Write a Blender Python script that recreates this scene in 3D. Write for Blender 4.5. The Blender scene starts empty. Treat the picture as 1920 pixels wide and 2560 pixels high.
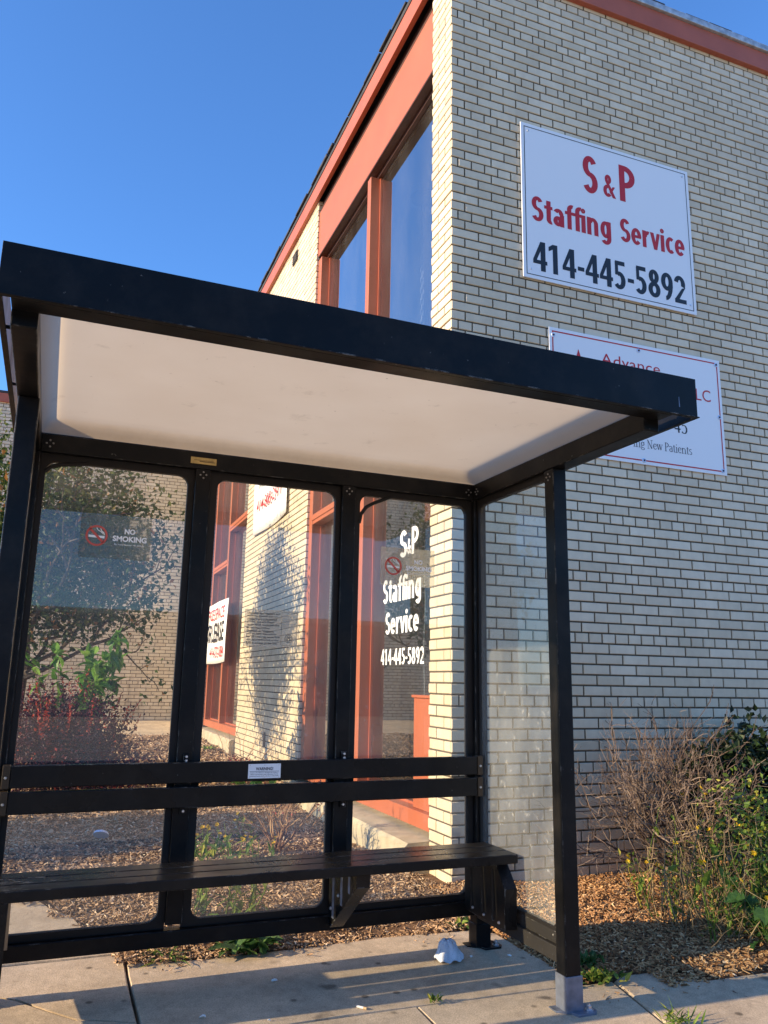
import bpy, bmesh, math, random
import numpy as np
from mathutils import Vector, Matrix
R = math.radians
SC = bpy.context.scene
COL = SC.collection

# ------------------------------------------------------------------ camera
CAM_Z = 1.18422
PITCH, ROLL, YAW, FPX = 0.2088, 0.0179, 0.3891, 2000.66
def make_camera():
    cd = bpy.data.cameras.new('camera'); co = bpy.data.objects.new('camera', cd); COL.objects.link(co)
    fwd = Vector((math.sin(YAW)*math.cos(PITCH), math.cos(YAW)*math.cos(PITCH), math.sin(PITCH)))
    r = Vector((math.cos(YAW), -math.sin(YAW), 0)); u = r.cross(fwd)
    r2 = r*math.cos(ROLL)+u*math.sin(ROLL); u2 = -r*math.sin(ROLL)+u*math.cos(ROLL)
    m = Matrix((( r2.x, u2.x, -fwd.x, 0), (r2.y, u2.y, -fwd.y, 0), (r2.z, u2.z, -fwd.z, CAM_Z), (0, 0, 0, 1)))
    co.matrix_world = m
    cd.sensor_fit = 'VERTICAL'; cd.sensor_height = 24.0; cd.sensor_width = 18.0
    cd.lens = FPX/2560*24.0
    cd.clip_start = 0.05; cd.clip_end = 2000
    SC.camera = co
make_camera()

# ------------------------------------------------------------------ sky and sun
SUN_EL = 18.8
SUN_AZ_Y = 0.034                      # sun stands to the left (-x), a little behind the wall line
def make_light():
    w = bpy.data.worlds.new('World'); SC.world = w; w.use_nodes = True
    nt = w.node_tree; bg = nt.nodes['Background']
    sky = nt.nodes.new('ShaderNodeTexSky'); sky.sky_type = 'NISHITA'; sky.sun_disc = False
    sky.sun_elevation = R(SUN_EL); sky.sun_rotation = R(270)+math.atan(SUN_AZ_Y)
    sky.air_density = 1.0; sky.dust_density = 0.2; sky.ozone_density = 8.2
    nt.links.new(sky.outputs[0], bg.inputs[0]); bg.inputs[1].default_value = 0.15
    sd = bpy.data.lights.new('sun', 'SUN'); so = bpy.data.objects.new('sun', sd); COL.objects.link(so)
    sd.energy = 4.1; sd.angle = R(0.5); sd.color = (1.0, 0.77, 0.49)
    s = Vector((-math.cos(R(SUN_EL)), SUN_AZ_Y*math.cos(R(SUN_EL)), math.sin(R(SUN_EL))))
    so.rotation_euler = s.to_track_quat('Z', 'Y').to_euler(); so.location = (-20, 0, 20)
make_light()
SC.view_settings.view_transform = 'Standard'; SC.view_settings.look = 'None'
SC.view_settings.exposure = 1.22; SC.view_settings.gamma = 1.0

# ------------------------------------------------------------------ materials
def mat(name, col, rough=0.5, metal=0.0, spec=0.5, bump=0.0, bscale=60.0, vary=0.0, vscale=8.0, coat=0.0):
    m = bpy.data.materials.new(name); m.use_nodes = True
    nt = m.node_tree; b = nt.nodes['Principled BSDF']
    b.inputs['Base Color'].default_value = (*col, 1); b.inputs['Roughness'].default_value = rough
    b.inputs['Metallic'].default_value = metal; b.inputs['Specular IOR Level'].default_value = spec
    b.inputs['Coat Weight'].default_value = coat
    tc = nt.nodes.new('ShaderNodeTexCoord')
    if vary:
        n = nt.nodes.new('ShaderNodeTexNoise'); n.inputs['Scale'].default_value = vscale; n.inputs['Detail'].default_value = 6
        nt.links.new(tc.outputs['Object'], n.inputs['Vector'])
        mr = nt.nodes.new('ShaderNodeMapRange'); mr.inputs[1].default_value = .3; mr.inputs[2].default_value = .7
        mr.inputs[3].default_value = 1-vary; mr.inputs[4].default_value = 1+vary
        nt.links.new(n.outputs[0], mr.inputs[0])
        mx = nt.nodes.new('ShaderNodeVectorMath'); mx.operation = 'SCALE'; mx.inputs[0].default_value = col
        nt.links.new(mr.outputs[0], mx.inputs['Scale']); nt.links.new(mx.outputs[0], b.inputs['Base Color'])
    if bump:
        n2 = nt.nodes.new('ShaderNodeTexNoise'); n2.inputs['Scale'].default_value = bscale; n2.inputs['Detail'].default_value = 8
        nt.links.new(tc.outputs['Object'], n2.inputs['Vector'])
        bp = nt.nodes.new('ShaderNodeBump'); bp.inputs['Strength'].default_value = bump; bp.inputs['Distance'].default_value = .01
        nt.links.new(n2.outputs[0], bp.inputs['Height']); nt.links.new(bp.outputs[0], b.inputs['Normal'])
    return m

def ramp_mat(name, stops, rough=0.6, trans=0.0, spec=0.3, noise=0.0, nscale=10):
    """colour from the per-face 'tint' attribute through a ramp; leaves may let light through"""
    m = bpy.data.materials.new(name); m.use_nodes = True
    nt = m.node_tree; b = nt.nodes['Principled BSDF']; out = nt.nodes['Material Output']
    at = nt.nodes.new('ShaderNodeAttribute'); at.attribute_name = 'tint'
    rp = nt.nodes.new('ShaderNodeValToRGB')
    while len(rp.color_ramp.elements) < len(stops): rp.color_ramp.elements.new(.5)
    for e, (p, c) in zip(rp.color_ramp.elements, stops): e.position = p; e.color = (*c, 1)
    nt.links.new(at.outputs['Fac'], rp.inputs[0])
    src = rp.outputs[0]
    if noise:
        tc = nt.nodes.new('ShaderNodeTexCoord'); n = nt.nodes.new('ShaderNodeTexNoise')
        n.inputs['Scale'].default_value = nscale; n.inputs['Detail'].default_value = 7
        nt.links.new(tc.outputs['Object'], n.inputs['Vector'])
        mr = nt.nodes.new('ShaderNodeMapRange'); mr.inputs[1].default_value = .3; mr.inputs[2].default_value = .7
        mr.inputs[3].default_value = 1-noise; mr.inputs[4].default_value = 1+noise
        nt.links.new(n.outputs[0], mr.inputs[0])
        vm = nt.nodes.new('ShaderNodeVectorMath'); vm.operation = 'SCALE'
        nt.links.new(src, vm.inputs[0]); nt.links.new(mr.outputs[0], vm.inputs['Scale']); src = vm.outputs[0]
    nt.links.new(src, b.inputs['Base Color'])
    b.inputs['Roughness'].default_value = rough; b.inputs['Specular IOR Level'].default_value = spec
    if trans:
        t = nt.nodes.new('ShaderNodeBsdfTranslucent'); nt.links.new(src, t.inputs[0])
        mx = nt.nodes.new('ShaderNodeMixShader'); mx.inputs[0].default_value = trans
        nt.links.new(b.outputs[0], mx.inputs[1]); nt.links.new(t.outputs[0], mx.inputs[2]); nt.links.new(mx.outputs[0], out.inputs[0])
    return m

def glass_mat(name, ior=1.5, mult=1.8, dust=0.05, tint=(.96, .98, .97), dscale=3.0, dustcol=(.75, .74, .70), rough=0.01, streak=(1, 1, .35)):
    m = bpy.data.materials.new(name); m.use_nodes = True
    nt = m.node_tree; nt.nodes.remove(nt.nodes['Principled BSDF']); out = nt.nodes['Material Output']
    tr = nt.nodes.new('ShaderNodeBsdfTransparent'); tr.inputs[0].default_value = (*tint, 1)
    gl = nt.nodes.new('ShaderNodeBsdfGlossy'); gl.inputs['Roughness'].default_value = rough
    fr = nt.nodes.new('ShaderNodeFresnel'); fr.inputs[0].default_value = ior
    ge = nt.nodes.new('ShaderNodeNewGeometry')
    inv = nt.nodes.new('ShaderNodeMath'); inv.operation = 'SUBTRACT'; inv.inputs[0].default_value = 1; nt.links.new(ge.outputs['Backfacing'], inv.inputs[1])
    mu = nt.nodes.new('ShaderNodeMath'); mu.operation = 'MULTIPLY'; nt.links.new(fr.outputs[0], mu.inputs[0]); nt.links.new(inv.outputs[0], mu.inputs[1])
    m2 = nt.nodes.new('ShaderNodeMath'); m2.operation = 'MULTIPLY'; m2.use_clamp = True; m2.inputs[1].default_value = mult; nt.links.new(mu.outputs[0], m2.inputs[0])
    mx = nt.nodes.new('ShaderNodeMixShader'); nt.links.new(m2.outputs[0], mx.inputs[0]); nt.links.new(tr.outputs[0], mx.inputs[1]); nt.links.new(gl.outputs[0], mx.inputs[2])
    di = nt.nodes.new('ShaderNodeBsdfDiffuse'); di.inputs[0].default_value = (*dustcol, 1)
    tc = nt.nodes.new('ShaderNodeTexCoord'); mp = nt.nodes.new('ShaderNodeMapping'); mp.inputs['Scale'].default_value = streak
    nt.links.new(tc.outputs['Object'], mp.inputs[0])
    n = nt.nodes.new('ShaderNodeTexNoise'); n.inputs['Scale'].default_value = dscale; n.inputs['Detail'].default_value = 7; n.inputs['Roughness'].default_value = .6
    nt.links.new(mp.outputs[0], n.inputs['Vector'])
    n2 = nt.nodes.new('ShaderNodeTexNoise'); n2.inputs['Scale'].default_value = dscale*16; n2.inputs['Detail'].default_value = 4
    nt.links.new(tc.outputs['Object'], n2.inputs['Vector'])
    mr = nt.nodes.new('ShaderNodeMapRange'); mr.inputs[1].default_value = .38; mr.inputs[2].default_value = .72; mr.inputs[3].default_value = dust*.35; mr.inputs[4].default_value = dust*1.8
    nt.links.new(n.outputs[0], mr.inputs[0])
    mr2 = nt.nodes.new('ShaderNodeMapRange'); mr2.inputs[1].default_value = .60; mr2.inputs[2].default_value = .72; mr2.inputs[3].default_value = 1.0; mr2.inputs[4].default_value = 2.4
    nt.links.new(n2.outputs[0], mr2.inputs[0])
    m3 = nt.nodes.new('ShaderNodeMath'); m3.operation = 'MULTIPLY'; m3.use_clamp = True; nt.links.new(mr.outputs[0], m3.inputs[0]); nt.links.new(mr2.outputs[0], m3.inputs[1])
    m4 = nt.nodes.new('ShaderNodeMath'); m4.operation = 'MULTIPLY'; nt.links.new(m3.outputs[0], m4.inputs[0]); nt.links.new(inv.outputs[0], m4.inputs[1])
    mx2 = nt.nodes.new('ShaderNodeMixShader'); nt.links.new(m4.outputs[0], mx2.inputs[0]); nt.links.new(mx.outputs[0], mx2.inputs[1]); nt.links.new(di.outputs[0], mx2.inputs[2])
    nt.links.new(mx2.outputs[0], out.inputs[0])
    return m

def worn_black(name, col=(.0042, .0044, .0052), rough=.36, wear=.68, wearcol=(.30, .29, .27)):
    m = mat(name, col, rough, spec=.17, bump=.06, bscale=25)
    nt = m.node_tree; b = nt.nodes['Principled BSDF']
    tc = nt.nodes.new('ShaderNodeTexCoord')
    n = nt.nodes.new('ShaderNodeTexNoise'); n.inputs['Scale'].default_value = 38; n.inputs['Detail'].default_value = 9; n.inputs['Roughness'].default_value = .7
    nt.links.new(tc.outputs['Object'], n.inputs['Vector'])
    mr = nt.nodes.new('ShaderNodeMapRange'); mr.inputs[1].default_value = wear; mr.inputs[2].default_value = wear+.03
    nt.links.new(n.outputs[0], mr.inputs[0])
    n3 = nt.nodes.new('ShaderNodeTexNoise'); n3.inputs['Scale'].default_value = 3.5; n3.inputs['Detail'].default_value = 6
    nt.links.new(tc.outputs['Object'], n3.inputs['Vector'])
    mr3 = nt.nodes.new('ShaderNodeMapRange'); mr3.inputs[1].default_value = .35; mr3.inputs[2].default_value = .75; mr3.inputs[3].default_value = rough-.06; mr3.inputs[4].default_value = rough+.2
    nt.links.new(n3.outputs[0], mr3.inputs[0]); nt.links.new(mr3.outputs[0], b.inputs['Roughness'])
    mx = nt.nodes.new('ShaderNodeMix'); mx.data_type = 'RGBA'; mx.inputs[6].default_value = (*col, 1); mx.inputs[7].default_value = (*wearcol, 1)
    bv = nt.nodes.new('ShaderNodeBevel'); bv.samples = 4; bv.inputs[0].default_value = .004
    ge = nt.nodes.new('ShaderNodeNewGeometry'); dt = nt.nodes.new('ShaderNodeVectorMath'); dt.operation = 'DOT_PRODUCT'
    nt.links.new(bv.outputs[0], dt.inputs[0]); nt.links.new(ge.outputs['True Normal'], dt.inputs[1])
    ed = nt.nodes.new('ShaderNodeMapRange'); ed.inputs[1].default_value = .97; ed.inputs[2].default_value = .88; ed.inputs[3].default_value = 0; ed.inputs[4].default_value = 1
    nt.links.new(dt.outputs['Value'], ed.inputs[0])
    n4 = nt.nodes.new('ShaderNodeTexNoise'); n4.inputs['Scale'].default_value = 16; n4.inputs['Detail'].default_value = 9; n4.inputs['Roughness'].default_value = .75
    nt.links.new(tc.outputs['Object'], n4.inputs['Vector'])
    r4 = nt.nodes.new('ShaderNodeMapRange'); r4.inputs[1].default_value = .53; r4.inputs[2].default_value = .60; nt.links.new(n4.outputs[0], r4.inputs[0])
    m4 = nt.nodes.new('ShaderNodeMath'); m4.operation = 'MULTIPLY'; nt.links.new(ed.outputs[0], m4.inputs[0]); nt.links.new(r4.outputs[0], m4.inputs[1])
    mm = nt.nodes.new('ShaderNodeMath'); mm.operation = 'MAXIMUM'; nt.links.new(mr.outputs[0], mm.inputs[0]); nt.links.new(m4.outputs[0], mm.inputs[1])
    nd = nt.nodes.new('ShaderNodeTexNoise'); nd.inputs['Scale'].default_value = 5; nd.inputs['Detail'].default_value = 8; nd.inputs['Roughness'].default_value = .7
    nt.links.new(tc.outputs['Object'], nd.inputs['Vector'])
    rd = nt.nodes.new('ShaderNodeMapRange'); rd.inputs[1].default_value = .45; rd.inputs[2].default_value = .8; rd.inputs[3].default_value = 0; rd.inputs[4].default_value = .10; nt.links.new(nd.outputs[0], rd.inputs[0])
    md = nt.nodes.new('ShaderNodeMix'); md.data_type = 'RGBA'; md.inputs[6].default_value = (*col, 1); md.inputs[7].default_value = (.16, .13, .10, 1); nt.links.new(rd.outputs[0], md.inputs[0])
    nt.links.new(md.outputs[2], mx.inputs[6])
    nt.links.new(mm.outputs[0], mx.inputs[0]); nt.links.new(mx.outputs[2], b.inputs['Base Color'])
    return m

def concrete_mat():
    m = mat('concrete', (.50, .395, .275), .85, spec=.25)
    nt = m.node_tree; b = nt.nodes['Principled BSDF']; tc = nt.nodes.new('ShaderNodeTexCoord')
    def noise(s, d=6, r=.6):
        n = nt.nodes.new('ShaderNodeTexNoise'); n.inputs['Scale'].default_value = s; n.inputs['Detail'].default_value = d; n.inputs['Roughness'].default_value = r
        nt.links.new(tc.outputs['Object'], n.inputs['Vector']); return n.outputs[0]
    def rng(s, a, b_, c, d):
        r = nt.nodes.new('ShaderNodeMapRange'); r.inputs[1].default_value = a; r.inputs[2].default_value = b_; r.inputs[3].default_value = c; r.inputs[4].default_value = d
        nt.links.new(s, r.inputs[0]); return r.outputs[0]
    def mul(a, b_):
        x = nt.nodes.new('ShaderNodeMath'); x.operation = 'MULTIPLY'; nt.links.new(a, x.inputs[0]); nt.links.new(b_, x.inputs[1]); return x.outputs[0]
    big = rng(noise(2.6, 8, .7), .3, .7, .70, 1.20); fine = rng(noise(210, 3), .3, .7, .72, 1.28); mid = rng(noise(24, 6), .3, .7, .88, 1.12)
    v = nt.nodes.new('ShaderNodeTexVoronoi'); v.inputs['Scale'].default_value = 9; nt.links.new(tc.outputs['Object'], v.inputs['Vector'])
    gum = rng(v.outputs['Distance'], .09, .17, .38, 1.0)
    vn = rng(noise(1.7, 2), .50, .54, 1, 0)              # gum spots only here and there
    mxg = nt.nodes.new('ShaderNodeMath'); mxg.operation = 'MAXIMUM'; nt.links.new(gum, mxg.inputs[0]); nt.links.new(vn, mxg.inputs[1])
    wv = nt.nodes.new('ShaderNodeTexNoise'); wv.inputs['Scale'].default_value = 3; wv.inputs['Detail'].default_value = 8; nt.links.new(tc.outputs['Object'], wv.inputs['Vector'])
    wa = nt.nodes.new('ShaderNodeVectorMath'); wa.operation = 'MULTIPLY_ADD'; wa.inputs[1].default_value = (.35, .35, .35); nt.links.new(wv.outputs['Color'], wa.inputs[0]); nt.links.new(tc.outputs['Object'], wa.inputs[2])
    v2 = nt.nodes.new('ShaderNodeTexVoronoi'); v2.inputs['Scale'].default_value = 3.1; nt.links.new(wa.outputs[0], v2.inputs['Vector'])
    spot = rng(v2.outputs['Distance'], .07, .15, .42, 1.0)
    f = mul(mul(mul(big, fine), mul(mid, mxg.outputs[0])), spot)
    vm = nt.nodes.new('ShaderNodeVectorMath'); vm.operation = 'SCALE'; vm.inputs[0].default_value = (.50, .395, .275)
    nt.links.new(f, vm.inputs['Scale']); nt.links.new(vm.outputs[0], b.inputs['Base Color'])
    bp = nt.nodes.new('ShaderNodeBump'); bp.inputs['Strength'].default_value = .55; bp.inputs['Distance'].default_value = .003
    nt.links.new(noise(170, 6), bp.inputs['Height']); nt.links.new(bp.outputs[0], b.inputs['Normal'])
    return m

def brick_mat(name, dirt=False):
    m = ramp_mat(name, [(0, (.60, .495, .335)), (.5, (.68, .565, .39)), (1, (.75, .64, .46))], rough=.33, spec=.45, noise=.05, nscale=14)
    nt = m.node_tree; b = nt.nodes['Principled BSDF']; tc = nt.nodes.new('ShaderNodeTexCoord')
    n = nt.nodes.new('ShaderNodeTexNoise'); n.inputs['Scale'].default_value = 45; n.inputs['Detail'].default_value = 3
    mp = nt.nodes.new('ShaderNodeMapping'); mp.inputs['Scale'].default_value = (.35, .35, 1.6)
    nt.links.new(tc.outputs['Object'], mp.inputs[0]); nt.links.new(mp.outputs[0], n.inputs['Vector'])
    bp = nt.nodes.new('ShaderNodeBump'); bp.inputs['Strength'].default_value = .12; bp.inputs['Distance'].default_value = .004
    nt.links.new(n.outputs[0], bp.inputs['Height']); nt.links.new(bp.outputs[0], b.inputs['Normal'])
    # faint weathering that runs down the wall
    s0 = b.inputs['Base Color'].links[0].from_socket
    nw = nt.nodes.new('ShaderNodeTexNoise'); nw.inputs['Scale'].default_value = 1.3; nw.inputs['Detail'].default_value = 9; nw.inputs['Roughness'].default_value = .68
    mw = nt.nodes.new('ShaderNodeMapping'); mw.inputs['Scale'].default_value = (1.5, 1.5, .5); nt.links.new(tc.outputs['Object'], mw.inputs[0]); nt.links.new(mw.outputs[0], nw.inputs['Vector'])
    rw = nt.nodes.new('ShaderNodeMapRange'); rw.inputs[1].default_value = .35; rw.inputs[2].default_value = .68; rw.inputs[3].default_value = 1.06; rw.inputs[4].default_value = .84
    nt.links.new(nw.outputs[0], rw.inputs[0]); vw = nt.nodes.new('ShaderNodeVectorMath'); vw.operation = 'SCALE'; nt.links.new(s0, vw.inputs[0]); nt.links.new(rw.outputs[0], vw.inputs['Scale']); nt.links.new(vw.outputs[0], b.inputs['Base Color'])
    if dirt:
        src = b.inputs['Base Color'].links[0].from_socket
        n2 = nt.nodes.new('ShaderNodeTexNoise'); n2.inputs['Scale'].default_value = 1.1; n2.inputs['Detail'].default_value = 8; n2.inputs['Roughness'].default_value = .65
        mp2 = nt.nodes.new('ShaderNodeMapping'); mp2.inputs['Scale'].default_value = (1.6, 1, .45)
        nt.links.new(tc.outputs['Object'], mp2.inputs[0]); nt.links.new(mp2.outputs[0], n2.inputs['Vector'])
        mr = nt.nodes.new('ShaderNodeMapRange'); mr.inputs[1].default_value = .56; mr.inputs[2].default_value = .74; mr.inputs[3].default_value = 0; mr.inputs[4].default_value = .75
        nt.links.new(n2.outputs[0], mr.inputs[0])
        mx = nt.nodes.new('ShaderNodeMix'); mx.data_type = 'RGBA'; mx.inputs[7].default_value = (.16, .11, .075, 1)
        nt.links.new(mr.outputs[0], mx.inputs[0]); nt.links.new(src, mx.inputs[6]); nt.links.new(mx.outputs[2], b.inputs['Base Color'])
    return m

def ceiling_mat():
    m = bpy.data.materials.new('fibreglass'); m.use_nodes = True
    nt = m.node_tree; b = nt.nodes['Principled BSDF']; out = nt.nodes['Material Output']
    tc = nt.nodes.new('ShaderNodeTexCoord'); n = nt.nodes.new('ShaderNodeTexNoise'); n.inputs['Scale'].default_value = 1.6; n.inputs['Detail'].default_value = 7
    nt.links.new(tc.outputs['Object'], n.inputs['Vector'])
    rp = nt.nodes.new('ShaderNodeValToRGB'); rp.color_ramp.elements[0].position = .3; rp.color_ramp.elements[0].color = (.65, .53, .375, 1)
    rp.color_ramp.elements[1].position = .7; rp.color_ramp.elements[1].color = (.725, .615, .455, 1)
    nt.links.new(n.outputs[0], rp.inputs[0]); n2 = nt.nodes.new('ShaderNodeTexNoise'); n2.inputs['Scale'].default_value = 7; n2.inputs['Detail'].default_value = 10; n2.inputs['Roughness'].default_value = .72
    nt.links.new(tc.outputs['Object'], n2.inputs['Vector'])
    r2 = nt.nodes.new('ShaderNodeMapRange'); r2.inputs[1].default_value = .60; r2.inputs[2].default_value = .78; r2.inputs[3].default_value = 0; r2.inputs[4].default_value = .5; nt.links.new(n2.outputs[0], r2.inputs[0])
    n3 = nt.nodes.new('ShaderNodeTexNoise'); n3.inputs['Scale'].default_value = 42; n3.inputs['Detail'].default_value = 3; nt.links.new(tc.outputs['Object'], n3.inputs['Vector'])
    r3 = nt.nodes.new('ShaderNodeMapRange'); r3.inputs[1].default_value = .735; r3.inputs[2].default_value = .76; r3.inputs[3].default_value = 0; r3.inputs[4].default_value = .6; nt.links.new(n3.outputs[0], r3.inputs[0])
    sp = nt.nodes.new('ShaderNodeSeparateXYZ'); nt.links.new(tc.outputs['Object'], sp.inputs[0])
    re = nt.nodes.new('ShaderNodeMapRange'); re.inputs[1].default_value = .30; re.inputs[2].default_value = .42; re.inputs[3].default_value = 0; re.inputs[4].default_value = .55; nt.links.new(sp.outputs['Y'], re.inputs[0])
    mn = nt.nodes.new('ShaderNodeMath'); mn.operation = 'MULTIPLY'; nt.links.new(re.outputs[0], mn.inputs[0]); nt.links.new(n2.outputs[0], mn.inputs[1])
    m1 = nt.nodes.new('ShaderNodeMath'); m1.operation = 'MAXIMUM'; nt.links.new(r2.outputs[0], m1.inputs[0]); nt.links.new(r3.outputs[0], m1.inputs[1])
    m2 = nt.nodes.new('ShaderNodeMath'); m2.operation = 'MAXIMUM'; nt.links.new(m1.outputs[0], m2.inputs[0]); nt.links.new(mn.outputs[0], m2.inputs[1])
    gx = nt.nodes.new('ShaderNodeMix'); gx.data_type = 'RGBA'; gx.inputs[7].default_value = (.30, .21, .12, 1); nt.links.new(m2.outputs[0], gx.inputs[0]); nt.links.new(rp.outputs[0], gx.inputs[6])
    nt.links.new(gx.outputs[2], b.inputs['Base Color']); b.inputs['Roughness'].default_value = .45
    t = nt.nodes.new('ShaderNodeBsdfTranslucent'); nt.links.new(gx.outputs[2], t.inputs[0])
    mx = nt.nodes.new('ShaderNodeMixShader'); mx.inputs[0].default_value = .55
    nt.links.new(b.outputs[0], mx.inputs[1]); nt.links.new(t.outputs[0], mx.inputs[2]); nt.links.new(mx.outputs[0], out.inputs[0])
    return m

def decal_film(name, col, alpha, rough=.6):
    m = bpy.data.materials.new(name); m.use_nodes = True
    nt = m.node_tree; b = nt.nodes['Principled BSDF']; out = nt.nodes['Material Output']
    b.inputs['Base Color'].default_value = (*col, 1); b.inputs['Roughness'].default_value = rough
    tr = nt.nodes.new('ShaderNodeBsdfTransparent'); mx = nt.nodes.new('ShaderNodeMixShader'); mx.inputs[0].default_value = alpha
    nt.links.new(tr.outputs[0], mx.inputs[1]); nt.links.new(b.outputs[0], mx.inputs[2]); nt.links.new(mx.outputs[0], out.inputs[0])
    return m
def frost_film(name):
    m = bpy.data.materials.new(name); m.use_nodes = True
    nt = m.node_tree; b = nt.nodes['Principled BSDF']
    b.inputs['Base Color'].default_value = (.66, .68, .66, 1); b.inputs['Roughness'].default_value = .38
    b.inputs['Transmission Weight'].default_value = 1.0; b.inputs['IOR'].default_value = 1.25
    out = nt.nodes['Material Output']; tr = nt.nodes.new('ShaderNodeBsdfTransparent'); tr.inputs[0].default_value = (.92, .93, .92, 1); mx = nt.nodes.new('ShaderNodeMixShader'); mx.inputs[0].default_value = .25
    nt.links.new(tr.outputs[0], mx.inputs[1]); nt.links.new(b.outputs[0], mx.inputs[2]); nt.links.new(mx.outputs[0], out.inputs[0])
    return m

M = dict(
    black=worn_black('black_paint'), bench=worn_black('bench_paint', (.0085, .008, .008), .28, .70),
    brown=mat('bronze_anodised', (.045, .028, .014), .4, .3), rubber=mat('rubber_gasket', (.012, .010, .009), .6, spec=.3),
    galv=mat('galvanised_steel', (.15, .17, .22), .45, .4, vary=.30, vscale=22, bump=.12, bscale=30),
    bolt=mat('bolt_steel', (.62, .63, .66), .3, .9), boltd=mat('dull_bolt', (.30, .29, .28), .45, .7),
    brass=mat('brass_plate', (.50, .36, .14), .4, .6, vary=.2, vscale=40),
    ceil=ceiling_mat(), glass=glass_mat('shelter_glass', 1.5, 2.2, .085, dscale=2.2),
    glass_side=glass_mat('side_glass', 1.45, 1.15, .13, dscale=2.6),
    wglass=glass_mat('window_glass', 1.62, 3.2, .02, tint=(.80, .84, .86), dscale=2.5),
    brick=brick_mat('glazed_brick'), brickd=brick_mat('stained_brick', True),
    mortar=mat('mortar', (.105, .085, .062), .95, spec=.1, vary=.2, vscale=20),
    red=mat('terracotta_paint', (.38, .105, .045), .5, vary=.06, vscale=3, bump=.04), reddark=mat('red_fascia_paint', (.40, .10, .05), .5, vary=.1, vscale=4),
    flash=mat('roof_flashing', (.42, .45, .48), .45, .4, vary=.35, vscale=18), tar=mat('roof_membrane', (.035, .036, .04), .8, vary=.4, vscale=12, bump=.4, bscale=18),
    concrete=concrete_mat(), ledge=mat('ledge_concrete', (.44, .38, .27), .9, spec=.2, vary=.22, vscale=7, bump=.3, bscale=90),
    soil=mat('mulch_soil', (.15, .088, .05), .95, spec=.1, vary=.5, vscale=25, bump=.8, bscale=60),
    asphalt=mat('worn_concrete_road', (.48, .41, .30), .9, spec=.2, vary=.2, vscale=2),
    white=mat('sign_white', (.80, .81, .82), .38), signred=mat('sign_red', (.50, .014, .018), .45), signblk=mat('sign_black', (.012, .012, .016), .45),
    vinyl=mat('white_vinyl', (.84, .84, .83), .45), banner=mat('banner_vinyl', (.82, .80, .78), .45), trimw=mat('white_trim', (.78, .76, .72), .5),
    interior=mat('interior_wall', (.22, .19, .16), .8, vary=.2, vscale=1.2), dark=mat('interior_dark', (.06, .055, .05), .8),
    frost=frost_film('frosted_film'), notice=decal_film('clear_notice_film', (.62, .57, .46), .34),
    greytxt=mat('grey_vinyl', (.88, .88, .88), .5), proh=mat('prohibition_red', (.55, .085, .06), .5), navy=mat('print_navy', (.012, .016, .035), .5),
    cloth=mat('rag_cloth', (.66, .69, .75), .95, spec=.1, vary=.12, vscale=30, bump=.5, bscale=180),
    paper=mat('paper_scrap', (.78, .77, .72), .8), cup=mat('pale_blue_plastic', (.50, .62, .82), .35),
    cigw=mat('cigarette_paper', (.80, .77, .70), .8), cigf=mat('cigarette_filter', (.62, .40, .20), .8),
    chips=ramp_mat('wood_chips', [(0, (.075, .036, .017)), (.3, (.31, .155, .07)), (.7, (.54, .32, .15)), (1, (.74, .54, .32))], rough=.9, spec=.1),
    chipsold=ramp_mat('weathered_chips', [(0, (.07, .042, .026)), (.3, (.30, .185, .105)), (.7, (.52, .35, .21)), (1, (.74, .61, .45))], rough=.9, spec=.1),
    leaf_tree=ramp_mat('tree_leaves', [(0, (.022, .045, .012)), (.55, (.055, .095, .022)), (.85, (.15, .17, .035)), (1, (.34, .16, .05))], .5, .3),
    leaf_green=ramp_mat('bright_leaves', [(0, (.05, .14, .02)), (.6, (.14, .32, .045)), (1, (.26, .42, .07))], .42, .35),
    leaf_barb=ramp_mat('barberry_leaves', [(0, (.030, .010, .016)), (.55, (.095, .022, .034)), (.8, (.16, .04, .05)), (.9, (.36, .045, .03)), (1, (.48, .08, .04))], .5, .25),
    leaf_weed=ramp_mat('weed_leaves', [(0, (.03, .07, .014)), (.5, (.10, .18, .03)), (.85, (.22, .30, .05)), (1, (.42, .38, .06))], .5, .35),
    leaf_dark=ramp_mat('evergreen_leaves', [(0, (.006, .014, .005)), (.7, (.014, .030, .011)), (1, (.028, .055, .018))], .45, .15),
    leaf_mallow=ramp_mat('broad_leaves', [(0, (.03, .085, .022)), (1, (.10, .19, .05))], .5, .3),
    petal=ramp_mat('yellow_petals', [(0, (.62, .36, .01)), (1, (.80, .58, .02))], .6, .3),
    straw=ramp_mat('dry_stems', [(0, (.13, .085, .045)), (1, (.38, .28, .15))], .8, .1),
    twig=ramp_mat('dead_twigs', [(0, (.045, .032, .028)), (.5, (.13, .09, .07)), (1, (.27, .21, .165))], .85),
    twigtan=ramp_mat('tan_stems', [(0, (.16, .075, .045)), (1, (.42, .27, .15))], .8), bark=ramp_mat('tree_bark', [(0, (.06, .045, .035)), (1, (.14, .11, .085))], .9),
    wood=mat('shaded_soffit', (.06, .018, .010), .6, vary=.2, vscale=9),  # dark brown soffit tone with the recess shadow put into it
    lampw=mat('lamp_enamel', (.55, .55, .52), .4), cord=mat('white_cord', (.75, .74, .70), .6),
)

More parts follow.
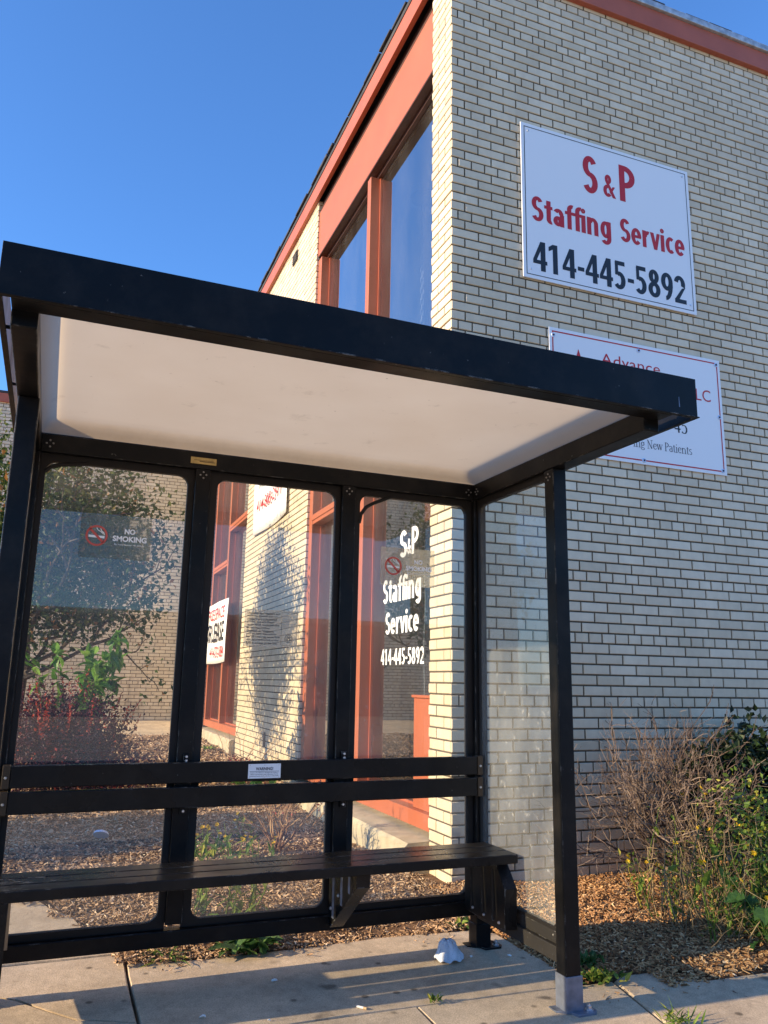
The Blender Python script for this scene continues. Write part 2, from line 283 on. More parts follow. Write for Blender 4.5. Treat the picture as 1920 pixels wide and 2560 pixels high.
# ------------------------------------------------------------------ geometry helpers
class Geo:
    def __init__(s): s.v = []; s.f = []; s.t = []
    def add(s, vs, fs, t=.5):
        o = len(s.v); s.v.extend([tuple(p) for p in vs]); s.f.extend([tuple(i+o for i in q) for q in fs])
        s.t.extend([t]*len(fs))
    def box(s, x0, x1, y0, y1, z0, z1, t=.5):
        s.add([(x0,y0,z0),(x1,y0,z0),(x1,y1,z0),(x0,y1,z0),(x0,y0,z1),(x1,y0,z1),(x1,y1,z1),(x0,y1,z1)],
              [(3,2,1,0),(4,5,6,7),(0,1,5,4),(1,2,6,5),(2,3,7,6),(3,0,4,7)], t)
    def obox(s, c, ax, ay, az, t=.5):
        c = Vector(c); vs = []
        for k in (-1, 1):
            for a, b in ((-1,-1),(1,-1),(1,1),(-1,1)): vs.append(c+ax*a+ay*b+az*k)
        s.add(vs, [(3,2,1,0),(4,5,6,7),(0,1,5,4),(1,2,6,5),(2,3,7,6),(3,0,4,7)], t)
    def tube(s, p0, p1, r0, r1, n=5, t=.5, cap=True):
        p0 = Vector(p0); p1 = Vector(p1); d = p1-p0
        if d.length < 1e-6: return
        d.normalize(); a = d.orthogonal().normalized(); b = d.cross(a)
        vs = [p0+(a*math.cos(2*math.pi*i/n)+b*math.sin(2*math.pi*i/n))*r0 for i in range(n)]
        vs += [p1+(a*math.cos(2*math.pi*i/n)+b*math.sin(2*math.pi*i/n))*r1 for i in range(n)]
        fs = [(i, (i+1) % n, n+(i+1) % n, n+i) for i in range(n)]
        if cap: fs += [tuple(range(n-1, -1, -1)), tuple(range(n, 2*n))]
        s.add(vs, fs, t)
    def path(s, pts, r0, r1, n=5, t=.5):
        k = len(pts)-1
        for i in range(k): s.tube(pts[i], pts[i+1], r0+(r1-r0)*i/k, r0+(r1-r0)*(i+1)/k, n, t, cap=True)
    def leaf(s, p, d, nrm, ln, wd, t=.5, fold=.25):
        p = Vector(p); d = Vector(d).normalized(); nrm = Vector(nrm)
        sd = d.cross(nrm)
        if sd.length < 1e-4: sd = d.orthogonal()
        sd.normalize(); up = sd.cross(d)
        m = p+d*ln*.45
        s.add([p, m+sd*wd*.5+up*wd*fold, p+d*ln, m-sd*wd*.5+up*wd*fold], [(0, 1, 2), (0, 2, 3)], t)
    def bigleaf(s, p, d, nrm, ln, wd, t=.5, lob=0):
        """a broad leaf with a bent midrib and a slightly wavy rim"""
        p = Vector(p); d = Vector(d).normalized(); sd = d.cross(Vector(nrm))
        if sd.length < 1e-4: sd = d.orthogonal()
        sd.normalize(); up = sd.cross(d)
        prof = [(0, .05), (.12, .6), (.35, 1.0), (.6, .85), (.82, .45), (1, .02)]
        if lob: prof = [(0, .1), (.06, .8), (.2, .72), (.34, 1.0), (.48, .7), (.64, .85), (.8, .4), (1, .05)]
        mid = []; L = []; Q = []
        for i, (a, w) in enumerate(prof):
            c = p+d*ln*a-up*ln*.28*a*a
            mid.append(c); wv = .10*math.sin(i*2.3)
            L.append(c+sd*wd*.5*w+up*wd*(.16*w+wv*.4)); Q.append(c-sd*wd*.5*w+up*wd*(.16*w-wv*.4))
        k = len(prof); vs = mid+L+Q; fs = []
        for i in range(k-1): fs += [(i, i+1, k+i+1, k+i), (i, 2*k+i, 2*k+i+1, i+1)]
        s.add(vs, fs, t)
    def build_each(s, name, m, parent=None, **k):
        """one object for every connected piece"""
        par = list(range(len(s.v)))
        def find(a):
            while par[a] != a: par[a] = par[par[a]]; a = par[a]
            return a
        for f in s.f:
            for b in f[1:]: par[find(b)] = find(f[0])
        G = {}
        for f, t in zip(s.f, s.t): G.setdefault(find(f[0]), []).append((f, t))
        for fl in G.values():
            ids = sorted({i for f, t in fl for i in f}); mp = {i: n for n, i in enumerate(ids)}; g = Geo()
            g.v = [s.v[i] for i in ids]; g.f = [tuple(mp[i] for i in f) for f, t in fl]; g.t = [t for f, t in fl]
            g.build(name, m, parent, **k)
    def build(s, name, m, parent=None, smooth=False, bevel=0, world=None):
        me = bpy.data.meshes.new(name); me.from_pydata(s.v, [], s.f); me.update()
        at = me.attributes.new('tint', 'FLOAT', 'FACE'); at.data.foreach_set('value', np.array(s.t, dtype=np.float32))
        if smooth: me.polygons.foreach_set('use_smooth', [True]*len(me.polygons))
        o = bpy.data.objects.new(name, me); me.materials.append(m); COL.objects.link(o)
        if parent: o.parent = parent
        if bevel:
            b = o.modifiers.new('bevel', 'BEVEL'); b.width = bevel; b.segments = 2; b.limit_method = 'ANGLE'
        return o

def tag(o, label, cat, group=None, kind=None):
    if kind: o['kind'] = kind
    if label: o['label'] = label
    if cat: o['category'] = cat
    if group: o['group'] = group
    return o
def thing(name, label, cat, loc=(0,0,0), rz=0, group=None):
    o = bpy.data.objects.new(name, None); COL.objects.link(o); o.location = loc; o.rotation_euler = (0,0,rz); o.empty_display_size = .1
    return tag(o, label, cat, group)
def box(name, x0, x1, y0, y1, z0, z1, m, parent=None, bevel=0):
    g = Geo(); g.box(x0, x1, y0, y1, z0, z1); return g.build(name, m, parent, bevel=bevel)
def unparent_offset(o, parent):       # keep part coordinates in the thing's frame when written in world space
    for v in o.data.vertices: v.co -= parent.location
    return o

def text_mesh(body, l, r, b, t, bold=0.0, shear=0.0, space=1.0, keep=False, depth=.0006):
    """letters of the built-in font stretched to a box in the local xz plane, facing -y"""
    c = bpy.data.curves.new('lettering', 'FONT'); c.body = body; c.size = 1; c.offset = bold; c.shear = shear; c.space_character = space
    c.resolution_u = 4; c.fill_mode = 'FRONT'
    o = bpy.data.objects.new('lettering_tmp', c); COL.objects.link(o)
    bpy.context.view_layer.update()
    me = bpy.data.meshes.new_from_object(o.evaluated_get(bpy.context.evaluated_depsgraph_get()))
    bpy.data.objects.remove(o); bpy.data.curves.remove(c)
    co = np.zeros(len(me.vertices)*3); me.vertices.foreach_get('co', co); co = co.reshape(-1, 3)
    x0, y0 = co[:, 0].min(), co[:, 1].min(); x1, y1 = co[:, 0].max(), co[:, 1].max()
    sx = (r-l)/(x1-x0); sz = (t-b)/(y1-y0)
    V = [(l+(p[0]-x0)*sx, 0, b+(p[1]-y0)*sz) for p in co]
    F = [tuple(p.vertices) for p in me.polygons]; bpy.data.meshes.remove(me)
    return V, F
def lettering(name, items, m, parent, y=-.001, loc=None):
    g = Geo()
    for it in items:
        V, F = text_mesh(*it[:5], **(it[5] if len(it) > 5 else {}))
        g.add([(p[0], y, p[2]) for p in V], F)
    return g.build(name, m, parent)

# a condensed bold sans drawn from bars and elliptical ribbons (unit = cap height)
T_, H_, X_ = .200, .150, .72
def A_(cx, cz, rx, rz, a0, a1): return ('a', cx, cz, rx, rz, a0, a1)
def B_(x0, x1, z0, z1): return ('q', ((x0, z0), (x1, z0), (x1, z1), (x0, z1)))
def Q_(*p): return ('q', p)
GLYPH = {
 'S': (.58, [A_(.27,.7175,.255,.2825,25,270), A_(.27,.2825,.27,.2825,90,-155)]),
 'P': (.60, [B_(0,T_,0,1), A_(.20,.69,.37,.31,90,-90), B_(T_,.20,1-H_,1), B_(T_,.20,.38,.38+H_)]),
 '&': (.76, [A_(.30,.79,.19,.21,0,360), A_(.26,.27,.26,.27,75,320), Q_((.12,.70),(.27,.74),(.74,0),(.54,0)), Q_((.44,.14),(.36,.24),(.56,.50),(.70,.50))]),
 't': (.41, [B_(.10,.10+T_,.17,.93), B_(0,.38,X_-.13,X_), A_(.31,.17,.21,.17,180,285)]),
 'a': (.55, [B_(.30,.30+T_,0,.48), A_(.235,.48,.24,.24,0,150), A_(.215,.205,.215,.205,0,360)]),
 'f': (.38, [B_(.10,.10+T_,0,.80), A_(.34,.80,.24,.22,180,75), B_(0,.38,X_-.13,X_)]),
 'i': (.27, [B_(0,T_,0,X_), A_(T_/2,.90,.105,.10,0,360)]),
 'n': (.64, [B_(0,T_,0,X_), A_(.285,.46,.25,.26,0,165), B_(.535-T_,.535,0,.46)]),
 'g': (.62, [B_(.515-T_,.515,0,X_), A_(.25,.37,.25,.35,0,360), A_(.26,.0,.255,.25,0,-150)]),
 'e': (.60, [A_(.27,.36,.27,.36,0,318), B_(.10,.53,.30,.42)]),
 'r': (.42, [B_(0,T_,0,X_), A_(.30,.44,.26,.28,70,175)]),
 'v': (.56, [Q_((0,X_),(.19,X_),(.35,0),(.18,0)), Q_((.53,X_),(.36,X_),(.19,0),(.35,0))]),
 'c': (.50, [A_(.27,.36,.27,.36,52,308)]),
 '4': (.62, [B_(.31,.31+T_,0,1), B_(0,.58,.23,.36), Q_((0,.36),(.15,.36),(.42,.90),(.31,1))]),
 '1': (.60, [B_(.20,.20+T_,0,1), Q_((.20,1),(.20,.83),(.03,.74),(.03,.89))]),
 '5': (.60, [B_(.08,.51,1-H_,1), B_(.07,.21,.50,.95), A_(.245,.315,.28,.315,118,-142)]),
 '8': (.62, [A_(.285,.745,.235,.255,0,360), A_(.285,.28,.28,.28,0,360)]),
 '9': (.62, [A_(.275,.675,.275,.325,0,360), A_(.19,.62,.36,.62,5,-88)]),
 '2': (.62, [A_(.26,.70,.27,.30,165,-25), Q_((.53,.60),(.36,.55),(.0,.12),(.20,.12)), B_(0,.55,0,H_)]),
 '-': (.36, [B_(.03,.31,.32,.46)])}
def sans(g, txt, l, r, b, t, y):
    x = 0; polys = []
    for ch in txt:
        w, parts = GLYPH[ch]
        for p in parts:
            if p[0] == 'q': polys.append([(x+a, z) for a, z in p[1]])
            else:
                _, cx, cz, rx, rz, a0, a1 = p; n = max(6, int(abs(a1-a0)/14))
                ri, zi = max(.015, rx-T_), max(.015, rz-H_)
                for i in range(n):
                    q0, q1 = R(a0+(a1-a0)*i/n), R(a0+(a1-a0)*(i+1)/n)
                    polys.append([(x+cx+rx*math.cos(q0), cz+rz*math.sin(q0)), (x+cx+rx*math.cos(q1), cz+rz*math.sin(q1)), (x+cx+ri*math.cos(q1), cz+zi*math.sin(q1)), (x+cx+ri*math.cos(q0), cz+zi*math.sin(q0))])
        x += w
    xs = [p[0] for q in polys for p in q]; zs = [p[1] for q in polys for p in q]
    x0, x1, z0, z1 = min(xs), max(xs), min(zs), max(zs)
    for k, q in enumerate(polys):
        yy = y-.00004*(k % 7)-.00001*(k % 3)
        vs = [(l+(a-x0)/(x1-x0)*(r-l), yy, b+(c-z0)/(z1-z0)*(t-b)) for a, c in q]
        ar = sum(vs[i][0]*vs[(i+1) % 4][2]-vs[(i+1) % 4][0]*vs[i][2] for i in range(4))
        g.add(vs if ar > 0 else vs[::-1], [(0, 1, 2, 3)])
def sans_lettering(items, m, parent, y, name='lettering'):
    for it in items:
        g = Geo(); sans(g, it[0], *it[1:5], y); g.build(name, m, parent)

# ------------------------------------------------------------------ ground
BY = -0.0175; CX, CY = 2.2651, 4.4068
def W(u, v, z=0):
    c, s = math.cos(BY), math.sin(BY); return Vector((CX+u*c-v*s, CY+u*s+v*c, z))
def zg(x, y):
    return .043*(y-3.514) if y < 3.8 else .0123+.0264*(y-3.8)

def make_ground():
    rnd = random.Random(3)
    g = Geo(); S = 400
    g.add([(-S,-S,-.32),(S,-S,-.32),(S,S,-.32),(-S,S,-.32)], [(0,1,2,3)])
    tag(g.build('ground', M['asphalt']), None, None, kind='structure')
    # mulch bed: a gently rising sheet, pushed down under the pavement
    g = Geo(); xs = np.arange(-5, 9.01, .1); ys = np.arange(2.4, 17.21, .1); nx = len(xs)
    vs = []
    for y in ys:
        for x in xs:
            z = zg(x, y)+.012*math.sin(x*3.1+y*1.7)+.010*math.sin(x*7.3-y*5.1)+rnd.uniform(-.006, .006)
            edge = 3.80 if x < 2.15 else (3.10 if x < 2.6 else 2.92)
            if y < edge or (x < .47 and y < 4.2) or (x < .32 and y < 4.75) or (x < .12 and y < 5.4): z -= .07
            elif y > 3.9 and x > .6: z += .01
            if y > 13.6: z -= .05
            vs.append((x, y, z))
    fs = [(j*nx+i, j*nx+i+1, (j+1)*nx+i+1, (j+1)*nx+i) for j in range(len(ys)-1) for i in range(nx-1)]
    g.add(vs, fs); tag(g.build('mulch_bed', M['soil'], smooth=True), None, None, kind='structure')
    # pavement slabs
    g = Geo()
    def slab(poly, wob=0, dz=0):
        pts = []
        for i in range(len(poly)):
            a = Vector(poly[i]); b = Vector(poly[(i+1) % len(poly)]); n = max(1, int((b-a).length/.12))
            for k in range(n):
                p = a.lerp(b, k/n)
                if wob: p = p+Vector((rnd.uniform(-wob, wob), rnd.uniform(-wob, wob)))
                pts.append(p)
        c = sum(pts, Vector((0, 0)))/len(pts)
        top = [(p.x, p.y, zg(p.x, p.y)+dz-(.0)) for p in pts]
        ins = [((p.x-c.x)*.996+c.x, (p.y-c.y)*.996+c.y) for p in pts]
        n = len(pts)
        vs = [(x, y, zg(x, y)+dz) for x, y in ins]+[(x, y, z-.006) for x, y, z in top]+[(x, y, z-.12) for x, y, z in top]
        fs = [tuple(range(n))]+[(n+i, n+(i+1) % n, (i+1) % n, i) for i in range(n)]+[(2*n+i, 2*n+(i+1) % n, n+(i+1) % n, n+i) for i in range(n)]
        g.add(vs, fs)
    q = .002
    slab([(-3,3.66),(-.05,3.604),(.027,3.552),(.12,3.44),(.222,3.326),(.414,3.24),(.418,3.90),(-3,3.90)], q)
    slab([(-3,3.655),(-.05,3.596),(.020,3.543),(.113,3.43),(.216,3.316),(.413,3.230),(.408,3.065),(-3,3.065)], q)
    slab([(-3,3.912),(.418,3.912),(.36,4.12),(.28,4.31),(.235,4.49),(.13,4.68),(.07,4.85),(-.08,5.3),(-3,5.6)], .006, .004)
    slab([(.424,3.065),(1.27,3.060),(2.16,3.034),(2.15,3.3),(2.12,3.66),(2.02,3.735),(1.55,3.762),(1.03,3.742),(.73,3.742),(.43,3.785)], .004)
    slab([(-3,.9),(.40,.9),(.408,3.055),(-3,3.055)], q); slab([(.414,.9),(1.40,.9),(1.416,3.05),(.416,3.055)], q)
    slab([(1.412,.9),(2.02,.9),(2.238,2.66),(2.300,3.018),(2.16,3.024),(1.427,3.05)], q)
    slab([(2.03,.9),(7,.9),(7,2.78),(3.05,2.885),(2.70,2.905),(2.53,3.05),(2.37,3.06),(2.312,3.02),(2.25,2.66)], .005)
    tag(g.build('pavement', M['concrete']), None, None, kind='structure')
    # walkway before the rear wing
    g = Geo(); xs = np.linspace(-8, 2.4, 27); vs = []
    for x in xs:
        y0 = 13.55+.10*(x-1.5); vs += [(x, y0, zg(x, y0)+.015), (x, 16.65, zg(x, 16.65)+.015), (x, y0, zg(x, y0)-.1)]
    fs = []
    for i in range(len(xs)-1): a = 3*i; b = a+3; fs += [(a, b, b+1, a+1), (a+2, b+2, b, a)]
    g.add(vs, fs); tag(g.build('walkway', M['concrete']), None, None, kind='structure')
    # wood chips
    g = Geo()
    def chip(x, y, k=1.0, lift=0):
        z = zg(x, y)+.012*math.sin(x*3.1+y*1.7)+.010*math.sin(x*7.3-y*5.1)+(.01 if (y > 3.9 and x > .6) else 0)+rnd.uniform(.0, .012)+lift
        ln = rnd.uniform(.004, .017)*k*(1.9 if rnd.random() < .07 else 1); wd = rnd.uniform(.0016, .0052)*k; th = rnd.uniform(.0008, .0025)*k
        a = rnd.uniform(0, 6.283); tl = rnd.gauss(0, .36); rl = rnd.gauss(0, .6)
        d = Vector((math.cos(a)*math.cos(tl), math.sin(a)*math.cos(tl), math.sin(tl)))
        sd = Vector((-math.sin(a), math.cos(a), 0)); up = d.cross(sd); sd = sd*math.cos(rl)+up*math.sin(rl); up = d.cross(sd)
        w2 = wd*rnd.uniform(.3, 1)
        c = Vector((x, y, z)); t = min(1, max(0, rnd.betavariate(1.6, 2.0)))
        vs = [c-d*ln-sd*wd-up*th, c+d*ln-sd*w2-up*th, c+d*ln+sd*w2-up*th, c-d*ln+sd*wd-up*th, c-d*ln-sd*wd+up*th, c+d*ln-sd*w2+up*th, c+d*ln+sd*w2+up*th, c-d*ln+sd*wd+up*th]
        G.add(vs, [(4,5,6,7),(0,1,5,4),(1,2,6,5),(2,3,7,6),(3,0,4,7)], t)
    G = g
    n = 0
    while n < 20000:
        x = 2.13+2.4*rnd.random()**1.2; y = rnd.uniform(2.86, 4.42)
        if y < (3.06 if x < 2.5 else 2.9)-.02*rnd.random(): continue
        chip(x, y, 1.0); n += 1
    tag(g.build('wood_mulch', M['chips']), 'fresh orange brown wood mulch between the pavement and the shaded wall', None, kind='stuff')
    G = g = Geo(); n = 0
    while n < 30000:
        y = 3.74+(rnd.random()**1.35)*3.6; x = rnd.uniform(-.75, 2.6)
        if y < 3.76 and rnd.random() < .5: continue
        if (x < .37 and y < 4.08) or (x < .25 and y < 4.46) or (x < .12 and y < 4.72) or (x < -.05 and y < 5.3): continue
        if x > 2.2 and y > 4.4: continue
        chip(x, y, (.85 if rnd.random() < .6 else 1.1)+.12*(y-3.8)); n += 1
    for _ in range(11000): chip(rnd.uniform(-1.3, 2.4), rnd.uniform(7.0, 13.6), 2.6)
    for _ in range(260):
        x = rnd.uniform(-.4, 2.3); y = rnd.uniform(3.9, 9); z = zg(x, y)+.022
        if (x < .45 and y < 5.4): continue
        g.bigleaf((x, y, z), (rnd.gauss(0, 1), rnd.gauss(0, 1), rnd.uniform(-.1, .3)), (rnd.gauss(0, .3), rnd.gauss(0, .3), 1), rnd.uniform(.03, .07), rnd.uniform(.015, .035), rnd.uniform(.3, .75))
    for _ in range(160):                                              # strays on the concrete
        x = rnd.uniform(.45, 3.4); y = (3.74 if x < 2.1 else 2.93)-abs(rnd.gauss(0, .05)); chip(x, y, .7, .002)
    tag(g.build('wood_mulch', M['chipsold']), 'weathered brown wood mulch covering the bed behind the bench', None, kind='stuff')
make_ground()

# ------------------------------------------------------------------ brick building
H0, HR, BL = -.038, .0678, .2113
def bricks(g, rnd, P, ax, nrm, a0, a1, z0, z1, parity=0, headers=True, depth=.014, jt=.0102):
    """real bricks: each a bevelled block standing 12 mm proud of the mortar"""
    P = Vector(P); ax = Vector(ax); nrm = Vector(nrm); up = Vector((0, 0, 1)); bv = .0034
    for r in range(int((z0-H0)/HR), int((z1-H0)/HR)+1):
        zb, zt = max(z0, H0+r*HR+jt/2), min(z1, H0+(r+1)*HR-jt/2)
        if zt-zb < .008: continue
        hd = headers and r % 6 == 4
        L = BL/2 if hd else BL; off = BL/4 if hd else (BL/2 if (r+parity) % 2 else 0)
        k = int((a0+off)/L)-1; x = k*L-off
        while x < a1:
            xa, xb = max(x+jt/2, a0), min(x+L-jt/2, a1); x += L
            if xb-xa < .012: continue
            t = rnd.gauss(.5, .24); t = min(1, max(0, t)); dj = rnd.uniform(-.0012, .0012); tw = rnd.uniform(-.0006, .0006)
            def pt(a, z, d): return P+ax*a+up*z+nrm*d
            q = [(xa, zb), (xb, zb), (xb, zt), (xa, zt)]; qi = [(xa+bv, zb+bv), (xb-bv, zb+bv), (xb-bv, zt-bv), (xa+bv, zt-bv)]
            vs = [pt(a, z, dj+tw) for a, z in qi]+[pt(a, z, -bv+dj) for a, z in q]+[pt(a, z, -depth) for a, z in q]
            fs = [(0,1,2,3)]+[(4+i, 4+(i+1) % 4, (i+1) % 4, i) for i in range(4)]+[(8+i, 8+(i+1) % 4, 4+(i+1) % 4, 4+i) for i in range(4)]
            g.add(vs, fs, t)

ROOF_B, ROOF_T = 6.45, 6.61
V1, V2, V3, V4, V5 = .325, 3.36, 6.40, 9.20, 12.25
def make_building():
    rnd = random.Random(11)
    B = thing('brick_building', 'cream brick building with terracotta window bays and flat roof', 'building', (CX, CY, 0), BY)
    X, Y = (1,0,0), (0,1,0)
    # gable wall with its corner pier
    g = Geo(); bricks(g, rnd, (0,0,0), X, (0,-1,0), 0, 8, -.06, ROOF_B, 0)
    bricks(g, rnd, (0,0,0), Y, (-1,0,0), .0128, V1, -.06, ROOF_B, 1, headers=False)
    w = g.build('brick_wall', M['brick'], B)
    g = Geo(); g.box(.0075, 8, .0075, .2, -.3, ROOF_B); g.box(.0075, .3, .2, V1, -.3, ROOF_B); g.build('mortar', M['mortar'], w)
    # the two brick panels of the left front, with their returns
    for a, b in ((V2, V3), (V4, V5)):
        g = Geo(); bricks(g, rnd, (0,0,0), Y, (-1,0,0), a+.0128, b, -.06, ROOF_B, 1, headers=True)
        bricks(g, rnd, (0,a,0), X, (0,-1,0), 0, .16, -.06, ROOF_B, 0, headers=False)
        w = g.build('brick_wall', M['brick'], B)
        g = Geo(); g.box(.0075, .25, a+.0075, b, -.3, ROOF_B); g.build('mortar', M['mortar'], w)
    # rear wing
    g = Geo(); bricks(g, rnd, (0,V5,0), X, (0,-1,0), -9, -.0, .1, ROOF_B, 0)
    w = g.build('brick_wall', M['brickd'], B); w['label'] = 'stained rear wall behind the small tree'
    g = Geo(); g.box(-9, 0, V5+.0075, V5+.3, -.3, ROOF_B); g.build('mortar', M['mortar'], w)
    # roof edge
    g = Geo(); g.box(-.045, 8, -.045, 0, ROOF_B-.02, ROOF_T); g.box(-.045, 0, 0, V5, ROOF_B-.02, ROOF_T); g.box(-9, -.0, V5-.045, V5, ROOF_B-.02, ROOF_T-.0)
    fa = g.build('roof_fascia', M['reddark'], B, bevel=.004)
    g = Geo(); g.box(-.07, 8, -.07, .12, ROOF_T+.001, ROOF_T+.06); g.build('roof_flashing', M['flash'], B, bevel=.006)
    g = Geo(); g.box(-.052, .12, .1205, V5+.2, ROOF_T+.001, ROOF_T+.05); g.box(-9, -.0525, V5-.052, V5+.2, ROOF_T+.001, ROOF_T+.05)
    g.build('roof_edge', M['tar'], B, bevel=.006)
    g = Geo()                                                          # lumpy membrane edge above the flashing
    x = -.05
    while x < 7.9:
        l = rnd.uniform(.10, .35); h = rnd.uniform(.012, .035); g.box(x, x+l, -.06+rnd.uniform(0, .02), .1, ROOF_T+.061, ROOF_T+.061+h); x += l+rnd.uniform(.002, .05)
    y = .0
    while y < V5:
        l = rnd.uniform(.15, .5); h = rnd.uniform(.015, .04); g.box(-.072+rnd.uniform(-.006, .01), .1, y+.11, y+.11+l, ROOF_T+.062, ROOF_T+.062+h); y += l+rnd.uniform(.002, .04)
    g.build('roof_membrane', M['tar'], B, bevel=.008)
    g = Geo(); g.box(.12, 8, .12, 15, ROOF_T-.06, ROOF_T+.02); g.box(-9, .12, V5+.2, 15, ROOF_T-.06, ROOF_T+.02); g.build('roof', M['tar'], B)
    # interior shell
    g = Geo(); g.box(4.2, 4.3, .2, 12.2, -.2, 6.4); g.box(.25, 4.2, 12.0, 12.2, -.2, 6.4); g.box(.3, 4.2, .2, .3, -.2, 6.4)
    g.build('interior_wall', M['interior'], B)
    box('interior_ceiling', .3, 4.2, .3, 12.0, 6.3, 6.4, M['trimw'], B); box('interior_floor', .3, 4.2, .3, 12.0, .1, .2, M['dark'], B)
    # window bays
    def bay(va, vb, sill_z, mulls, trans, header, label):
        g = Geo(); w = .075; u0, u1 = .03, .15
        def jamb(v, wd=.10): g.box(u0, u1, v-wd/2, v+wd/2, sill_z+.1, header)
        jamb(vb-.055, .11)
        for m_ in mulls: jamb(m_, .085)
        g.box(u0-.005, u1+.03, va, vb, sill_z, sill_z+.0995); 
        for (a, b, z) in trans: g.box(u0+.004, u1-.004, a, b, z-.05, z+.05); g.box(u0-.006, u0+.0035, a, b, z-.012, z+.046)
        fr = g.build('window', M['red'], B, bevel=.004)
        fr['label'] = label
        ed = [va]+[e for m_ in mulls for e in (m_-.0425, m_+.0425)]+[vb-.11]
        zs = sill_z+.1
        for i in range(0, len(ed), 2):
            zc = [zs]
            for (a, b, z) in trans:
                if a <= (ed[i]+ed[i+1])/2 <= b: zc += [z-.05, z+.05]
            zc += [header]
            for k in range(0, len(zc), 2):
                box('pane', .135, .141, ed[i], ed[i+1], zc[k], zc[k+1], M['wglass'], fr)
                gg = Geo(); t = .014                                  # glazing bead
                gg.box(.118, .1345, ed[i+1]-t, ed[i+1], zc[k], zc[k+1]); gg.box(.118, .1345, ed[i], ed[i+1]-t-.0005, zc[k], zc[k]+t)
                gg.build('bead', M['reddark'], fr)
        return fr
    for a, b in ((V1, V2), (V3, V4)): box('shaded_window_head', .10, .17, a+.001, b-.001, 5.7205, 5.7525, M['wood'], B)  # frame top, its dark colour carries the shadow of the recess
    b1 = bay(V1, V2, .27, [1.765], [(V1, V2-.11, 2.78)], 5.72, 'terracotta window bay beside the corner pier')
    b2 = bay(V3, V4, .44, [7.85], [(V3, 7.8075, 3.47), (7.8925, V4-.11, 2.95)], 5.72, 'terracotta window bay left of the brick panel')
    for a, b in ((V1, V2), (V3, V4)):
        box('header_panel', .02, .12, a+.001, b-.001, 5.765, 6.30, M['red'], B, .004)
        box('soffit', .05, .3, a+.001, b-.001, 6.301, ROOF_B, M['wood'], B); box('shaded_window_head', .022, .16, a+.001, b-.001, 5.7655-.012, 5.7645, M['wood'], B)  # thin dark strip under the header panel: shade put into its colour
        
    # low red panel beside the pier and concrete ledges
    g = Geo(); g.box(.07, .130, V1, .72, .371, 1.08); g.box(.055, .132, V1, .73, 1.081, 1.10); g.build('low_panel', M['red'], B, bevel=.003)
    box('upper_panel', .150, .17, V1, .74, 2.32, 2.72, M['red'], B)
    g = Geo()
    def ledge(va, vb, zt, zb, uo):
        n = 14; vs = []
        for i in range(n+1):
            v = va+(vb-va)*i/n; w = rnd.uniform(-.008, .008)
            vs += [(uo+w, v, zb), (uo+.01+w, v, zt-.02+w*.5), (uo+.03+w, v, zt), (.2, v, zt+.015), (.2, v, zb)]
        fs = [tuple(range(4, -1, -1)), tuple(range(n*5, n*5+5))]
        for i in range(n):
            for k in range(4): a = i*5+k; fs.append((a, a+1, a+6, a+5))
        g.add(vs, fs)
    ledge(V1-.02, V2-.02, .225, -.2, -.17); ledge(V3+.02, V4, .40, -.1, -.08); g.build_each('ledge', M['ledge'], B)
    box('trim_board', -.03, .0, V4-.02, V4+.16, .2, 5.9, M['trimw'], B, .004)
    # wall vent high on the brick panel
    g = Geo(); v = 4.28
    g.box(-.012, .0, v-.10, v+.10, 6.16, 6.29)
    for i in range(4): g.box(-.022, -.012, v-.09, v+.09, 6.17+i*.03, 6.188+i*.03)
    g.build('wall_vent', M['dark'], B)
    box('weep_hole', -.004, .01, 4.72, 4.80, .44, .60, M['signblk'], B)
    # interior columns seen dimly through the glass
    box('interior_column', 1.2, 1.5, 1.4, 1.9, .2, 6.3, M['interior'], B)
    return B
make_building()

# pendant lamp and blind cord inside
def make_lamp():
    p = W(.95, 2.62); L = thing('pendant_lamp', 'white pendant lamp hanging on a chain behind the upper window', 'lamp', (p.x, p.y, 6.3), BY)
    g = Geo(); g.tube((0,0,0), (0,0,-.05), .13, .12, 16); g.build('ceiling_rose', M['lampw'], L)
    g = Geo(); z = -.05; i = 0
    while z > -2.2:
        a = .018 if i % 2 else .005; b = .005 if i % 2 else .018
        for s in (-1, 1): g.tube((a*s, b*s, z), (a*s, b*s, z-.07), .005, .005, 4)
        z -= .06; i += 1
    g.build('chain', M['lampw'], L)
    g = Geo(); n = 20; prof = [(.04, -2.2), (.10, -2.25), (.22, -2.45), (.24, -2.5)]
    for (r0, z0), (r1, z1) in zip(prof, prof[1:]): g.tube((0,0,z0), (0,0,z1), r0, r1, n, cap=False)
    g.build('lamp_shade', M['lampw'], L, smooth=True)
    g = Geo(); a = W(.24, .93)
    pts = [Vector((a.x+.004*math.sin(i*1.3), a.y+.004*math.cos(i*.9), .45+i*.12)) for i in range(14)]
    g.path(pts, .004, .004, 5); tag(g.build('blind_cord', M['cord']), 'thin white cord hanging behind the lettered window', 'cord')
make_lamp()

